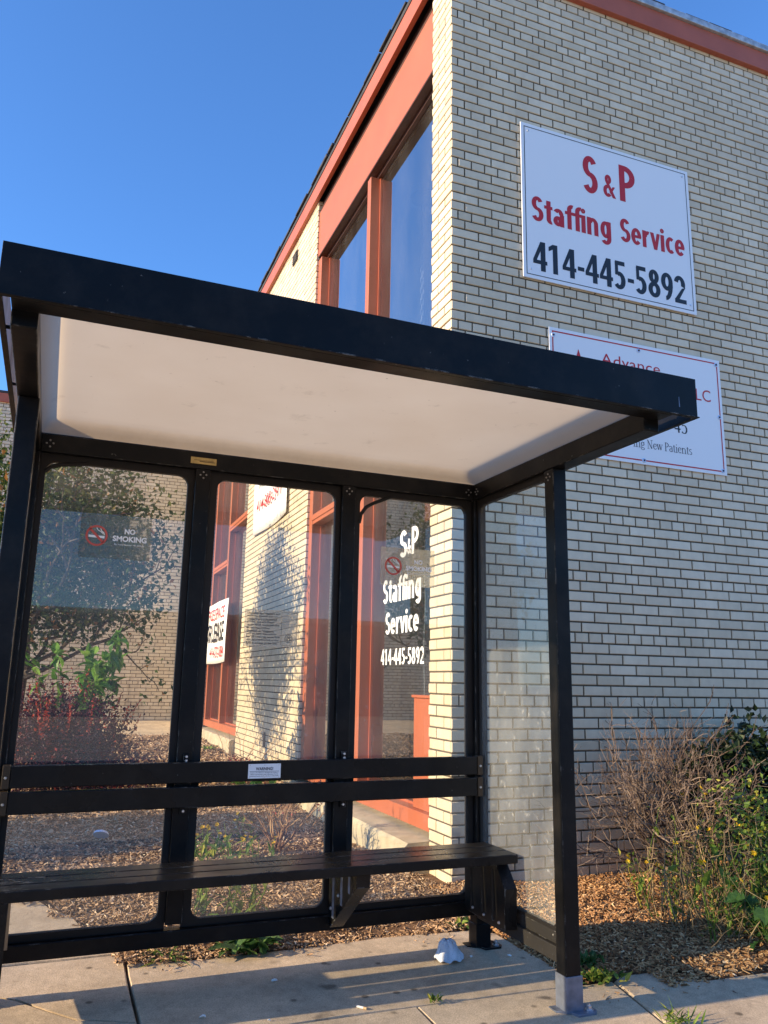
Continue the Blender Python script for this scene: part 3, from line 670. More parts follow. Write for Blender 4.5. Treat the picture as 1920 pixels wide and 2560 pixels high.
# ------------------------------------------------------------------ signs on the building
def on_wall(u, z, off): q = W(u, -off); return (q.x, q.y, z)
def make_signs():
    # large staffing sign: local x along wall, z up, front faces -y
    S = thing('wall_sign', 'large white sign with red lettering and a black phone number on the brick wall', 'sign', on_wall(0, 0, .006), BY)
    l, r, b, t = .553, 2.084, 3.972, 5.205
    g = Geo(); g.box(l, r, -.010, 0, b, t); g.build('board', M['white'], S, bevel=.002)
    g = Geo(); i = .026; w = .006; y = -.0108
    def rect(l_, r_, b_, t_, w_): 
        g.add([(l_,y,b_),(r_,y,b_),(r_,y,b_+w_),(l_,y,b_+w_)], [(0,1,2,3)]); g.add([(l_,y,t_-w_),(r_,y,t_-w_),(r_,y,t_),(l_,y,t_)], [(0,1,2,3)])
        g.add([(l_,y,b_+w_),(l_+w_,y,b_+w_),(l_+w_,y,t_-w_),(l_,y,t_-w_)], [(0,1,2,3)]); g.add([(r_-w_,y,b_+w_),(r_,y,b_+w_),(r_,y,t_-w_),(r_-w_,y,t_-w_)], [(0,1,2,3)])
    rect(l+i, r-i, b+i, t-i, w); g.build('border', M['signblk'], S)
    sans_lettering([('S', 1.083, 1.213, 4.772, 5.083), ('&', 1.262, 1.376, 4.782, 4.970), ('P', 1.412, 1.558, 4.780, 5.088),
                    ('Staffing', .632, 1.315, 4.378, 4.628), ('Service', 1.400, 2.004, 4.440, 4.634)], M['signred'], S, -.0112)
    sans_lettering([('414-445-5892', .634, 1.990, 4.040, 4.268)], M['signblk'], S, -.0112, 'phone_number')
    g = Geo()
    for x, z in ((l+.06, t-.06), (r-.06, t-.06), (l+.06, b+.07), (r-.06, b+.07)): g.tube((x, -.010, z), (x, -.016, z), .008, .006, 8)
    g.build_each('screw', M['bolt'], S)
    # clinic sign
    S = thing('wall_sign', 'white clinic sign with a red border partly hidden behind the shelter roof', 'sign', on_wall(0, 0, .006), BY)
    l, r, b, t = .750, 2.271, 2.722, 3.632
    g = Geo(); g.box(l, r, -.008, 0, b, t); g.build('board', M['white'], S, bevel=.002)
    g = Geo(); y = -.0088; rect(l+.024, r-.024, b+.024, t-.024, .010); g.build('border', M['signred'], S)
    g = Geo(); y2 = -.0090
    g.add([(.90,y2,3.20),(.965,y2,3.20),(1.0,y2,3.40),(.988,y2,3.505)], [(0,1,2,3)]); g.add([(.988,y2,3.505),(1.0,y2,3.40),(1.03,y2,3.20),(1.095,y2,3.20)], [(0,1,2,3)])
    g.build('logo', M['signred'], S)
    lettering('lettering', [('Advance', 1.178, 1.700, 3.425, 3.509, dict(space=1.02))], M['signred'], S, y2); lettering('lettering', [('LLC', 1.955, 2.162, 3.280, 3.372, dict(space=1.05))], M['signred'], S, y2)
    # serif words drawn from strokes
    g = Geo(); y = y2
    def st(x0, z0, x1, z1, w0, w1=None):
        w1 = w1 or w0; d = Vector((x1-x0, 0, z1-z0)); n = Vector((-d.z, 0, d.x)).normalized()
        g.add([(x0+n.x*w0/2, y, z0+n.z*w0/2), (x0-n.x*w0/2, y, z0-n.z*w0/2), (x1-n.x*w1/2, y, z1-n.z*w1/2), (x1+n.x*w1/2, y, z1+n.z*w1/2)], [(0,1,2,3)])
    def arc(cx, cz, rx, rz, a0, a1, tk, tn, n=9):
        pv = None
        for i in range(n+1):
            a = R(a0+(a1-a0)*i/n); p = (cx+rx*math.cos(a), cz+rz*math.sin(a)); w = tn+(tk-tn)*abs(math.cos(a))
            if pv: st(pv[0], pv[1], p[0], p[1], pv[2], w)
            pv = (p[0], p[1], w)
    def word(txt, x, z, h):
        k = h; TK, TN = .105*k, .045*k; X = .66*k
        def serif(cx, zz, w=.30): st(cx-w*k/2, zz, cx+w*k/2, zz, TN)
        for ch in txt:
            if ch == ' ': x += .30*k; continue
            if ch == 'i': st(x+.15*k, z, x+.15*k, z+X, TK); serif(x+.15*k, z); st(x+.03*k, z+X*.94, x+.15*k, z+X, TN); st(x+.10*k, z+.93*k, x+.20*k, z+.93*k, .1*k); x += .34*k
            elif ch == 'n':
                st(x+.15*k, z, x+.15*k, z+X, TK); serif(x+.15*k, z); st(x+.03*k, z+X*.94, x+.15*k, z+X, TN); arc(x+.35*k, z+X*.62, .20*k, X*.36, 160, 10, TK, TN)
                st(x+.55*k, z, x+.55*k, z+X*.68, TK); serif(x+.55*k, z); x += .72*k
            elif ch == 'g':
                arc(x+.27*k, z+X*.68, .19*k, X*.31, 0, 360, TK, TN, 14); st(x+.36*k, z+X*.93, x+.52*k, z+X, TN*1.3); arc(x+.27*k, z-.13*k, .23*k, .13*k, 0, 360, TK*.7, TN, 14); st(x+.12*k, z+X*.38, x+.14*k, z, TN*1.5); x += .58*k
            elif ch == 'N':
                st(x+.16*k, z, x+.16*k, z+k, TN); st(x+.68*k, z, x+.68*k, z+k, TN); st(x+.12*k, z+k, x+.68*k, z, TK); serif(x+.16*k, z); serif(x+.68*k, z+k); serif(x+.12*k, z+k, .2); x += .88*k
            elif ch == 'e': arc(x+.26*k, z+X*.5, .21*k, X*.5, 20, 325, TK, TN, 14); st(x+.06*k, z+X*.56, x+.46*k, z+X*.56, TN); x += .52*k
            elif ch == 'w':
                for i, (a, b_, w_) in enumerate(((.06, .24, TK), (.24, .40, TN), (.40, .58, TK), (.58, .76, TN))): st(x+a*k, z+(X if i % 2 == 0 else 0), x+b_*k, z+(0 if i % 2 == 0 else X), w_)
                serif(x+.08*k, z+X, .24); serif(x+.42*k, z+X, .22); serif(x+.76*k, z+X, .2); x += .82*k
            elif ch == 'P': st(x+.16*k, z, x+.16*k, z+k, TK); serif(x+.16*k, z); arc(x+.22*k, z+k*.74, .34*k, .26*k, 90, -90, TK, TN); st(x+.06*k, z+k, x+.24*k, z+k, TN); x += .66*k
            elif ch == 'a': arc(x+.22*k, z+X*.72, .19*k, X*.27, 160, 0, TK, TN); st(x+.41*k, z+.02*k, x+.41*k, z+X*.72, TK); arc(x+.24*k, z+X*.27, .18*k, X*.27, 60, 330, TK, TN, 12); st(x+.41*k, z+.02*k, x+.50*k, z+.02*k, TN); x += .54*k
            elif ch == 't': st(x+.17*k, z+.04*k, x+.17*k, z+.85*k, TK); st(x+.03*k, z+X, x+.34*k, z+X, TN); arc(x+.26*k, z+.08*k, .09*k, .08*k, 180, 330, TK, TN, 6); x += .40*k
            elif ch == 's': arc(x+.22*k, z+X*.74, .15*k, X*.25, 30, 270, TK*.8, TN, 9); arc(x+.22*k, z+X*.25, .16*k, X*.25, 90, -150, TK*.8, TN, 9); x += .46*k
            elif ch == '4': st(x+.38*k, z, x+.38*k, z+k, TK*1.3); st(x+.04*k, z+.3*k, x+.38*k, z+k, TN); st(x+.02*k, z+.27*k, x+.54*k, z+.27*k, TK); x += .60*k
            elif ch == '5': arc(x+.24*k, z+.30*k, .24*k, .30*k, 120, -140, TK*1.3, TN, 12); st(x+.12*k, z+.55*k, x+.12*k, z+.98*k, TN*1.2); st(x+.12*k, z+.95*k, x+.46*k, z+.97*k, TK); x += .6*k
        return x
    word('ing New Patients', 1.425, 2.846, .062); g.build('serif_lettering', M['navy'], S)
    g = Geo(); word('45', 1.80, 3.0, .105); g.build('phone_number', M['signblk'], S)
    for x, z in ((1.512, 3.583), (2.233, 3.591), (2.231, 3.172), (2.230, 2.756), (1.512, 2.752), (.783, 3.574)):
        g = Geo(); g.tube((x, -.0092, z), (x, -.013, z), .017, .015, 12); o = g.build('washer', M['cup'], S)
        g = Geo(); g.tube((x, -.013, z), (x, -.019, z), .008, .006, 8); g.build('screw', M['navy'], o)
    # lettering on the tall window
    p = W(.130, 0); F = thing('window_lettering', 'white vinyl business lettering on the tall window beside the corner pier', 'lettering', (p.x, p.y, 0), BY-R(90))
    def fx(v): return -v
    sans_lettering([('S', fx(1.150), fx(1.012), 2.105, 2.312), ('&', fx(1.005), fx(.935), 2.118, 2.235), ('P', fx(.925), fx(.800), 2.108, 2.312),
                    ('Staffing', fx(1.485), fx(.750), 1.735, 1.975), ('Service', fx(1.425), fx(.783), 1.540, 1.712), ('414-445-5892', fx(1.510), fx(.690), 1.310, 1.430)], M['vinyl'], F, 0)
    # banner on the brick panel
    def sheet(name, l, r, b, t, m, par, sag=.02, nx=14, nz=8, curl=0.0, lean=0):
        g = Geo(); vs = []
        for j in range(nz+1):
            for i in range(nx+1):
                a, c = i/nx, j/nz
                z = b+(t-b)*c-sag*4*a*(1-a)*(1-c); yv = -.012-.012*math.sin(a*7+c*3)-curl*(1-c)**2*a
                vs.append((l+(r-l)*a+lean*(1-c), yv, z))
        fs = [(j*(nx+1)+i, j*(nx+1)+i+1, (j+1)*(nx+1)+i+1, (j+1)*(nx+1)+i) for j in range(nz) for i in range(nx)]
        g.add(vs, fs); o = g.build(name, m, par, smooth=True); s = o.modifiers.new('thick', 'SOLIDIFY'); s.thickness = .003; s.offset = 1
        return o
    p = W(-.012, 0); Bn = thing('wall_banner', 'white banner with a phone number hung on the sunlit brick panel', 'banner', (p.x, p.y, 0), BY-R(90))
    sheet('sheet', fx(5.83), fx(4.09), 3.02, 4.10, M['banner'], Bn, .03)
    lettering('lettering', [('Accepting', fx(5.55), fx(4.6), 3.55, 3.72, dict(bold=.004))], M['signblk'], Bn, -.028)
    lettering('phone_number', [('414-808-2911', fx(5.62), fx(4.35), 3.28, 3.44, dict(bold=.006))], M['signred'], Bn, -.028)
    # lease banner on the far bay
    p = W(.01, 0); Ls = thing('lease_banner', 'white for lease banner with red and black print on the far window bay', 'banner', (p.x, p.y, 0), BY-R(90))
    sheet('sheet', fx(9.55), fx(7.44), 1.43, 2.36, M['banner'], Ls, .02)
    lettering('red_lettering', [('OFFICE SPACE', fx(9.42), fx(7.62), 2.09, 2.27, dict(bold=.008, shear=.12)), ('414-372-1884', fx(8.75), fx(7.58), 1.50, 1.67, dict(bold=.008))], M['signred'], Ls, -.028)
    lettering('black_lettering', [('FOR LEASE', fx(9.45), fx(7.60), 1.74, 2.04, dict(bold=.018))], M['signblk'], Ls, -.028)
make_signs()

# ------------------------------------------------------------------ bus shelter
PX = dict(FL=(-.1735, -.1065), FR=(1.936, 2.003), BL=(-.1735, -.1065), BR=(1.938, 2.005), M1=(.533, .599), M2=(1.227, 1.293))
YF0, YF1, YB0, YB1 = 2.812, 2.879, 3.514, 3.581
def make_shelter():
    rnd = random.Random(5)
    T = thing('bus_shelter', 'black metal bus shelter with glass panels and cream ceiling', 'bus shelter', (.915, 3.1, 0))
    o0 = T.location
    def bx(name, x0, x1, y0, y1, z0, z1, m=M['black'], par=None, bevel=.004):
        o = box(name, x0-o0.x, x1-o0.x, y0-o0.y, y1-o0.y, z0, z1, m, par or T, bevel); return o
    HZ0, HZ1 = 2.10, 2.177
    # posts
    for k, y0, y1, zb, zt in (('FL', YF0, YF1, -.03, 2.112), ('FR', YF0, YF1, -.03, 2.112), ('BL', YB0, YB1, 0, HZ0-.0005), ('BR', YB0, YB1, 0, HZ0-.0005), ('M1', YB0+.001, YB1-.001, .2005, HZ0-.0005), ('M2', YB0+.001, YB1-.001, .2005, HZ0-.0005)):
        x0, x1 = PX[k]
        if k in ('FL', 'FR'): zt = HZ0-.0005
        p = bx('post', x0, x1, y0, y1, zb+.02, zt)
        if k in ('FL', 'FR', 'BL', 'BR'):
            fm = M['galv'] if k in ('FR',) else M['black']
            h = .128 if k in ('FL', 'FR') else .10
            f = bx('foot_sleeve', x0-.004, x1+.004, y0-.004, y1+.004, zb+.004, zb+h, fm, p, .002)
            if k == 'FR': f['label'] = 'scratched bluish galvanised foot sleeve'
            bpz = zb-.004
            g = Geo(); xa, xb, ya, yb = x0-o0.x-.004, x1-o0.x+.055, y0-o0.y-.035, y1-o0.y+.01
            vs = [(xa+.02,ya+.03,bpz),(xa+.03,ya,bpz),(xb-.015,ya,bpz),(xb,ya+.02,bpz),(xb,yb-.03,bpz),(xb-.02,yb,bpz),(xa-.03,yb,bpz),(xa-.03,yb-.05,bpz)]
            vs = vs+[(a,b_,c+.011) for a,b_,c in vs]; n = 8
            g.add(vs, [tuple(range(n-1,-1,-1)), tuple(range(n,2*n))]+[(i,(i+1)%n,n+(i+1)%n,n+i) for i in range(n)])
            g.build('base_plate', M['galv'] if k == 'FR' else M['black'], p, bevel=.001)
            g = Geo(); c = Vector((xb-.028, ya+.028, bpz+.011)); g.tube(c, c+Vector((0,0,.004)), .016, .016, 14); g.tube(c+Vector((0,0,.004)), c+Vector((0,0,.016)), .011, .011, 6); g.tube(c+Vector((0,0,.016)), c+Vector((0,0,.023)), .0055, .005, 8)
            g.build('anchor_bolt', M['bolt'], p)
    # roof frame
    SBL, SBR = (-.178, -.110), (1.934, 2.002)
    bx('header_beam', SBL[1]+.0005, SBR[0]-.0005, YB0, YB1, HZ0, HZ1)
    for a, b in (SBL, SBR): bx('side_beam', a, b, 2.2255, YB1, HZ0, HZ1+.002)
    bx('front_beam', SBL[0], SBR[1], 2.150, 2.225, 2.1435, 2.2)
    # fascia ring with an inturned lip
    xl, xr, yf, yb, zb, zt = -.2086, 2.088, 2.12, 3.66, 2.1356, 2.284
    g = Geo(); th = .004
    def ring(xa, xb_, ya, yb_, w, z0, z1):
        g.box(xa, xb_, ya, ya+w, z0, z1); g.box(xa, xb_, yb_-w, yb_, z0, z1); g.box(xa, xa+w, ya+w, yb_-w, z0, z1); g.box(xb_-w, xb_, ya+w, yb_-w, z0, z1)
    ring(xl-o0.x, xr-o0.x, yf-o0.y, yb-o0.y, th, zb+.0045, zt); ring(xl-o0.x-.004, xr-o0.x+.006, yf-o0.y-.004, yb-o0.y+.004, .017, zb, zb+.004)
    f = g.build('roof_fascia', M['black'], T, bevel=.0012)
    g = Geo(); g.add([(2.003-o0.x,2.1192-o0.y,2.165),(2.008-o0.x,2.1192-o0.y,2.165),(2.006-o0.x,2.1192-o0.y,2.205),(2.003-o0.x,2.1192-o0.y,2.20)], [(0,1,2,3)]); g.build('scratch', M['galv'], f)
    # hidden bearers carry the fascia on the frame
    g = Geo()
    for y in (2.4, 2.9, 3.4):
        g.box(xl+.005-o0.x, SBL[0]-.001-o0.x, y-o0.y, y+.02-o0.y, zb+.03, zb+.034); g.box(SBR[1]+.001-o0.x, xr-.005-o0.x, y-o0.y, y+.02-o0.y, zb+.03, zb+.034)
    for x in (.1, .9, 1.7): g.box(x-o0.x, x+.02-o0.x, yf+.005-o0.y, 2.1495-o0.y, zb+.03, zb+.034)
    g.build_each('fascia_bracket', M['black'], T)
    # moulded translucent ceiling
    g = Geo(); nx, ny = 72, 48; vs = []
    ax, bx_, ay, by_ = -.118, 1.942, 2.19, 3.522
    def dome(a):
        e = min(a, 1-a); return 1-math.exp(-(e/.014)**1.6)
    for j in range(ny+1):
        for i in range(nx+1):
            a = .5-.5*math.cos(math.pi*i/nx); c = .5-.5*math.cos(math.pi*j/ny)
            h = .056*dome(a)*dome(c)+.008*math.sin(math.pi*a)*math.sin(math.pi*c)
            vs.append((ax+(bx_-ax)*a-o0.x, ay+(by_-ay)*c-o0.y, HZ1+.004+h))
    g.add(vs, [(j*(nx+1)+i, j*(nx+1)+i+1, (j+1)*(nx+1)+i+1, (j+1)*(nx+1)+i) for j in range(ny) for i in range(nx)])
    g.build('ceiling_panel', M['ceil'], T, smooth=True)
    # base rails
    bx('base_rail', PX['BL'][1]+.0005, PX['BR'][0]-.0005, YB0, YB1, .14, .2)
    for s, (a, b) in (('L', PX['FL']), ('R', PX['FR'])):
        g = Geo(); g.box(a+.004-o0.x, b-.004-o0.x, YF1+.0005-o0.y, YB0-.0005-o0.y, .128, .185); g.box(a+.02-o0.x, b-.02-o0.x, YF1+.0005-o0.y, YB0-.0005-o0.y, .1855, .232)
        g.build('base_rail', M['black'] if s == 'L' else worn_black('weathered_black', (.028, .026, .024), .5, .66), T, bevel=.003)
    # glazing with rounded rubber gaskets
    def panel(a0, a1, z0, z1, ia0, ia1, iz0, iz1, axis, pos, rad=.045):
        """outer rect a0..a1/z0..z1, opening ia../iz.. with round corners; axis 'x' = back panel, 'y' = side panel"""
        def P(a, z, d):
            return (a-o0.x, pos+d-o0.y, z) if axis == 'x' else (pos+d-o0.x, a-o0.y, z)
        gl = Geo(); e = .012
        c = [(ia0-e, iz0-e), (ia1+e, iz0-e), (ia1+e, iz1+e), (ia0-e, iz1+e)]
        vs = [P(a, z, -.003) for a, z in c]+[P(a, z, .003) for a, z in c]
        gl.add(vs, [(0,1,2,3),(7,6,5,4),(0,4,5,1),(1,5,6,2),(2,6,7,3),(3,7,4,0)])
        go = gl.build('glass_panel', M['glass'] if axis == 'x' else M['glass_side'], T)
        bmn = bmesh.new(); bmn.from_mesh(go.data); bmesh.ops.recalc_face_normals(bmn, faces=bmn.faces); bmn.to_mesh(go.data); bmn.free()
        fg = Geo(); inn = []; out = []
        for (cx, cz, s0, ox, oz) in ((ia0+rad, iz0+rad, 180, a0, z0), (ia1-rad, iz0+rad, 270, a1, z0), (ia1-rad, iz1-rad, 0, a1, z1), (ia0+rad, iz1-rad, 90, a0, z1)):
            for k in range(9):
                a = R(s0+90*k/8); inn.append((cx+rad*math.cos(a), cz+rad*math.sin(a)))
                if k < 4: out.append((ox, inn[-1][1]) if s0 in (180, 0) else (inn[-1][0], oz))
                elif k == 4: out.append((ox, oz))
                else: out.append((inn[-1][0], oz) if s0 in (180, 0) else (ox, inn[-1][1]))
        n = len(inn); D = .014
        vs = [P(*p, -D) for p in inn]+[P(*p, -D) for p in out]+[P(*p, D) for p in inn]+[P(*p, D) for p in out]
        fs = []
        for i in range(n):
            j = (i+1) % n; fs += [(i, j, n+j, n+i), (2*n+j, 2*n+i, 3*n+i, 3*n+j), (j, i, 2*n+i, 2*n+j), (n+i, n+j, 3*n+j, 3*n+i)]
        fg.add(vs, fs); fo = fg.build('gasket', M['rubber'], go)
        bmn = bmesh.new(); bmn.from_mesh(fo.data); bmesh.ops.remove_doubles(bmn, verts=bmn.verts, dist=1e-5); bmesh.ops.recalc_face_normals(bmn, faces=bmn.faces); bmn.to_mesh(fo.data); bmn.free()
        return go
    yp = 3.556; z0, z1, iz0, iz1 = .2008, HZ0-.0008, .228, 2.068
    panel(PX['BL'][1]+.0005, PX['M1'][0]-.0005, z0, z1, -.082, .506, iz0, iz1, 'x', yp)
    panel(PX['M1'][1]+.0005, PX['M2'][0]-.0005, z0, z1, .636, 1.203, iz0, iz1, 'x', yp)
    pz = panel(PX['M2'][1]+.0005, PX['BR'][0]-.0005, z0, z1, 1.327, 1.906, iz0, iz1, 'x', yp)
    panel(YF1+.0005, YB0-.0005, .2325, z1, YF1+.014, YB0-.012, .245, iz1, 'y', .5*sum(PX['FR']))
    panel(YF1+.0005, YB0-.0005, .2325, z1, YF1+.014, YB0-.012, .245, iz1, 'y', .5*sum(PX['FL']))
    # gasket strips come loose at two corners
    def strip(pts):
        g = Geo(); g.path([Vector((a-o0.x, yp-.010-o0.y, z)) for a, z in pts], .009, .009, 6); return g.build('loose_gasket', M['rubber'], T)
    strip([(1.325, 1.93), (1.334, 1.975), (1.36, 2.012), (1.40, 2.035), (1.45, 2.058), (1.49, 2.075)])
    strip([(-.085, 2.02), (-.06, 2.045), (-.02, 2.058), (.04, 2.066), (.08, 2.075)])
    # bolt clusters
    def bolts(cx, cz, axis='x', pos=YB0):
        g = Geo()
        for dx, dz in ((0, .014), (.013, .002), (-.013, 0), (.001, -.013)):
            if axis == 'x': c = Vector((cx+dx-o0.x, pos-o0.y, cz+dz)); g.tube(c, c+Vector((0,-.004,0)), .0045, .0035, 8)
            else: c = Vector((pos-o0.x, cx+dx-o0.y, cz+dz)); g.tube(c, c+Vector((-.004,0,0)), .0045, .0035, 8)
        g.build_each('bolt', M['boltd'], T)
    for k in ('M1', 'M2'): bolts(.5*sum(PX[k]), 2.072, 'x', YB0+.001)
    bolts(-.075, 2.135); bolts(1.905, 2.135); bolts(3.48, 2.135, 'y', SBR[0]); bolts(2.846, 2.065, 'y', PX['FR'][0])
    # maker plate on the header
    pl = bx('maker_plate', .506, .620, YB0-.0035, YB0-.0005, 2.121, 2.151, M['brass'], T, .0008)
    g = Geo(); g.box(.52-o0.x, .607-o0.x, YB0-.0042-o0.y, YB0-.0037-o0.y, 2.137, 2.1385); g.box(.545-o0.x, .612-o0.x, YB0-.0042-o0.y, YB0-.0037-o0.y, 2.131, 2.134); g.build('engraving', M['brown'], pl)
make_shelter()

# ------------------------------------------------------------------ bench
def make_bench():
    T = thing('bench', 'black slatted bench bolted along the back of the shelter', 'bench', (.9, 3.3, 0)); o0 = T.location
    def bx(name, x0, x1, y0, y1, z0, z1, m=M['bench'], par=None, bevel=.004):
        return box(name, x0-o0.x, x1-o0.x, y0-o0.y, y1-o0.y, z0, z1, m, par or T, bevel)
    zs, ze = .434, .472
    for a, b in ((3.15, 3.238), (3.2465, 3.3345), (3.343, 3.432)): bx('seat_slat', -.118, 1.940, a, b, zs, ze)
    for z0, z1 in ((.763, .8455), (.667, .7495)):
        s = bx('back_slat', -.089, 1.925, 3.474, 3.502, z0, z1)
        for x0, x1 in ((-.117, -.0895), (1.9255, 1.953)):
            e = bx('end_cap', x0, x1, 3.470, 3.505, z0-.002, z1+.003, M['brown'], s, .003)
            g = Geo(); c = Vector((.5*(x0+x1)-o0.x, 3.470-o0.y, .5*(z0+z1)-.002)); g.tube(c, c+Vector((0,-.004,0)), .006, .004, 10); g.build('screw', M['bolt'], e)
    # clips on the posts, with their screws
    for k in ('M1', 'M2'):
        cx = .5*sum(PX[k])+.005
        for z0, z1, sc in ((.846, .875, .866), (.640, .6665, .652)):
            c = bx('clip', cx-.012, cx+.012, 3.500, 3.5135, z0, z1, M['black'], T, .001)
            g = Geo()
            for zz in ((sc, sc-.016) if z0 > .7 else (sc,)):
                p = Vector((cx-o0.x, 3.500-o0.y, zz)); g.tube(p, p+Vector((0,-.005,0)), .0065, .0045, 10)
            g.build_each('screw', M['bolt'], c)
    # pressed steel seat brackets
    def bracket(x, side):
        g = Geo(); w = .045
        prof = [(3.17, .4335), (3.505, .4335), (3.505, .17), (3.475, .165), (3.175, .385)] if side == 0 else [(3.235, .4335), (3.505, .4335), (3.505, .175), (3.155, .175), (3.150, .335)] if side == 1 else [(3.156, .4335), (3.505, .4335), (3.505, .104), (3.160, .104), (3.156, .25)]
        n = len(prof)
        th = .004
        vs = [(x-o0.x, y-o0.y, z) for y, z in prof]+[(x+th-o0.x, y-o0.y, z) for y, z in prof]
        g.add(vs, [tuple(range(n)), tuple(range(2*n-1, n-1, -1))]+[(i, n+i, n+(i+1) % n, (i+1) % n) for i in range(n)])
        # folded front flange
        fl = [(3, 4)] if side == 0 else [(3, 4), (4, 0)]
        fl = [(4, 3), (0, 4)] if side == 0 else fl
        for a, b in fl:
            (ya, za), (yb, zb) = prof[a], prof[b]
            d = Vector((0, yb-ya, zb-za)).normalized(); nn = Vector((0, -d.z, d.y))*.002
            vs = []
            for (yy, zz) in ((ya, za), (yb, zb)):
                for xx in (x, x+.058):
                    for s in (-1, 1): vs.append((xx-o0.x, yy-o0.y+nn.y*s, zz+nn.z*s))
            g.add(vs, [(0,1,3,2),(4,6,7,5),(0,2,6,4),(1,5,7,3),(0,4,5,1),(2,3,7,6)])
        br = g.build('bracket', M['bench'], T, bevel=.0008)
        bmn = bmesh.new(); bmn.from_mesh(br.data); bmesh.ops.recalc_face_normals(bmn, faces=bmn.faces); bmn.to_mesh(br.data); bmn.free()
        g = Geo()
        for y in (3.44, 3.34, 3.25):
            zl = .19 if side else max(.19, .17+(3.475-y)*.735+.01)
            zh = .425 if y > 3.3 or side == 0 else .40
            sx = -1
            vs = [(x-o0.x, y-.006-o0.y, zl), (x-o0.x, y+.006-o0.y, zl), (x-.007-o0.x, y-o0.y, zl+.006), (x-o0.x, y-.006-o0.y, zh), (x-o0.x, y+.006-o0.y, zh), (x-.007-o0.x, y-o0.y, zh-.006)]
            g.add(vs, [(0,2,5,3),(1,4,5,2),(0,1,2),(3,5,4)])
            xo = x+.0045
            vs = [(xo-o0.x, y-.006-o0.y, zl), (xo-o0.x, y+.006-o0.y, zl), (xo+.007-o0.x, y-o0.y, zl+.006), (xo-o0.x, y-.006-o0.y, zh), (xo-o0.x, y+.006-o0.y, zh), (xo+.007-o0.x, y-o0.y, zh-.006)]
            g.add(vs, [(0,3,5,2),(1,2,5,4),(0,2,1),(3,4,5)])
        g.build_each('rib', M['galv'] if side == 0 else M['bench'], br)
        g = Geo()
        for y, z in ((3.47, .24), (3.47, .38), (3.38, .31)) if side == 0 else ((3.43, .20), (3.33, .195), (3.20, .195)):
            c = Vector((x-o0.x, y-o0.y, z)); g.tube(c, c+Vector((-.006,0,0)), .007, .005, 10)
        g.build_each('rivet', M['bolt'], br)
    bracket(1.212, 0); bracket(1.872, 1); bracket(-.100, 2)
    g = Geo(); p = [(3.20, .432), (3.47, .22)]
    g.add([(-.094-o0.x, 3.20-o0.y, .432), (-.035-o0.x, 3.20-o0.y, .432), (-.035-o0.x, 3.47-o0.y, .20), (-.094-o0.x, 3.47-o0.y, .20), (-.094-o0.x, 3.205-o0.y, .434), (-.035-o0.x, 3.205-o0.y, .434), (-.035-o0.x, 3.475-o0.y, .203), (-.094-o0.x, 3.475-o0.y, .203)], [(0,1,2,3),(7,6,5,4),(0,4,5,1),(1,5,6,2),(2,6,7,3),(3,7,4,0)]); g.build('brace', M['boltd'], T)
    g = Geo(); rr = random.Random(2)
    for k in range(60):
        x = -.10+abs(rr.gauss(0, .07)); y = rr.choice((3.17, 3.19, 3.21, 3.26, 3.28, 3.31))+rr.uniform(-.012, .012); l = rr.uniform(.006, .03)
        g.add([(x-o0.x, y-o0.y, ze+.0006+.00003*k), (x+l-o0.x, y+rr.uniform(-.002, .002)-o0.y, ze+.0006+.00003*k), (x+l*.9-o0.x, y+.003-o0.y, ze+.0006+.00003*k), (x+.002-o0.x, y+.0025-o0.y, ze+.0006+.00003*k)], [(0,1,2,3)])
    w = g.build('paint_scuff', M['boltd'], T); w['label'] = 'pale scuffed paint at the left seat end'
    bx('label_tag', .520, .548, 3.43, 3.434, .412, .4335, M['white'], T, .0005)
make_bench()

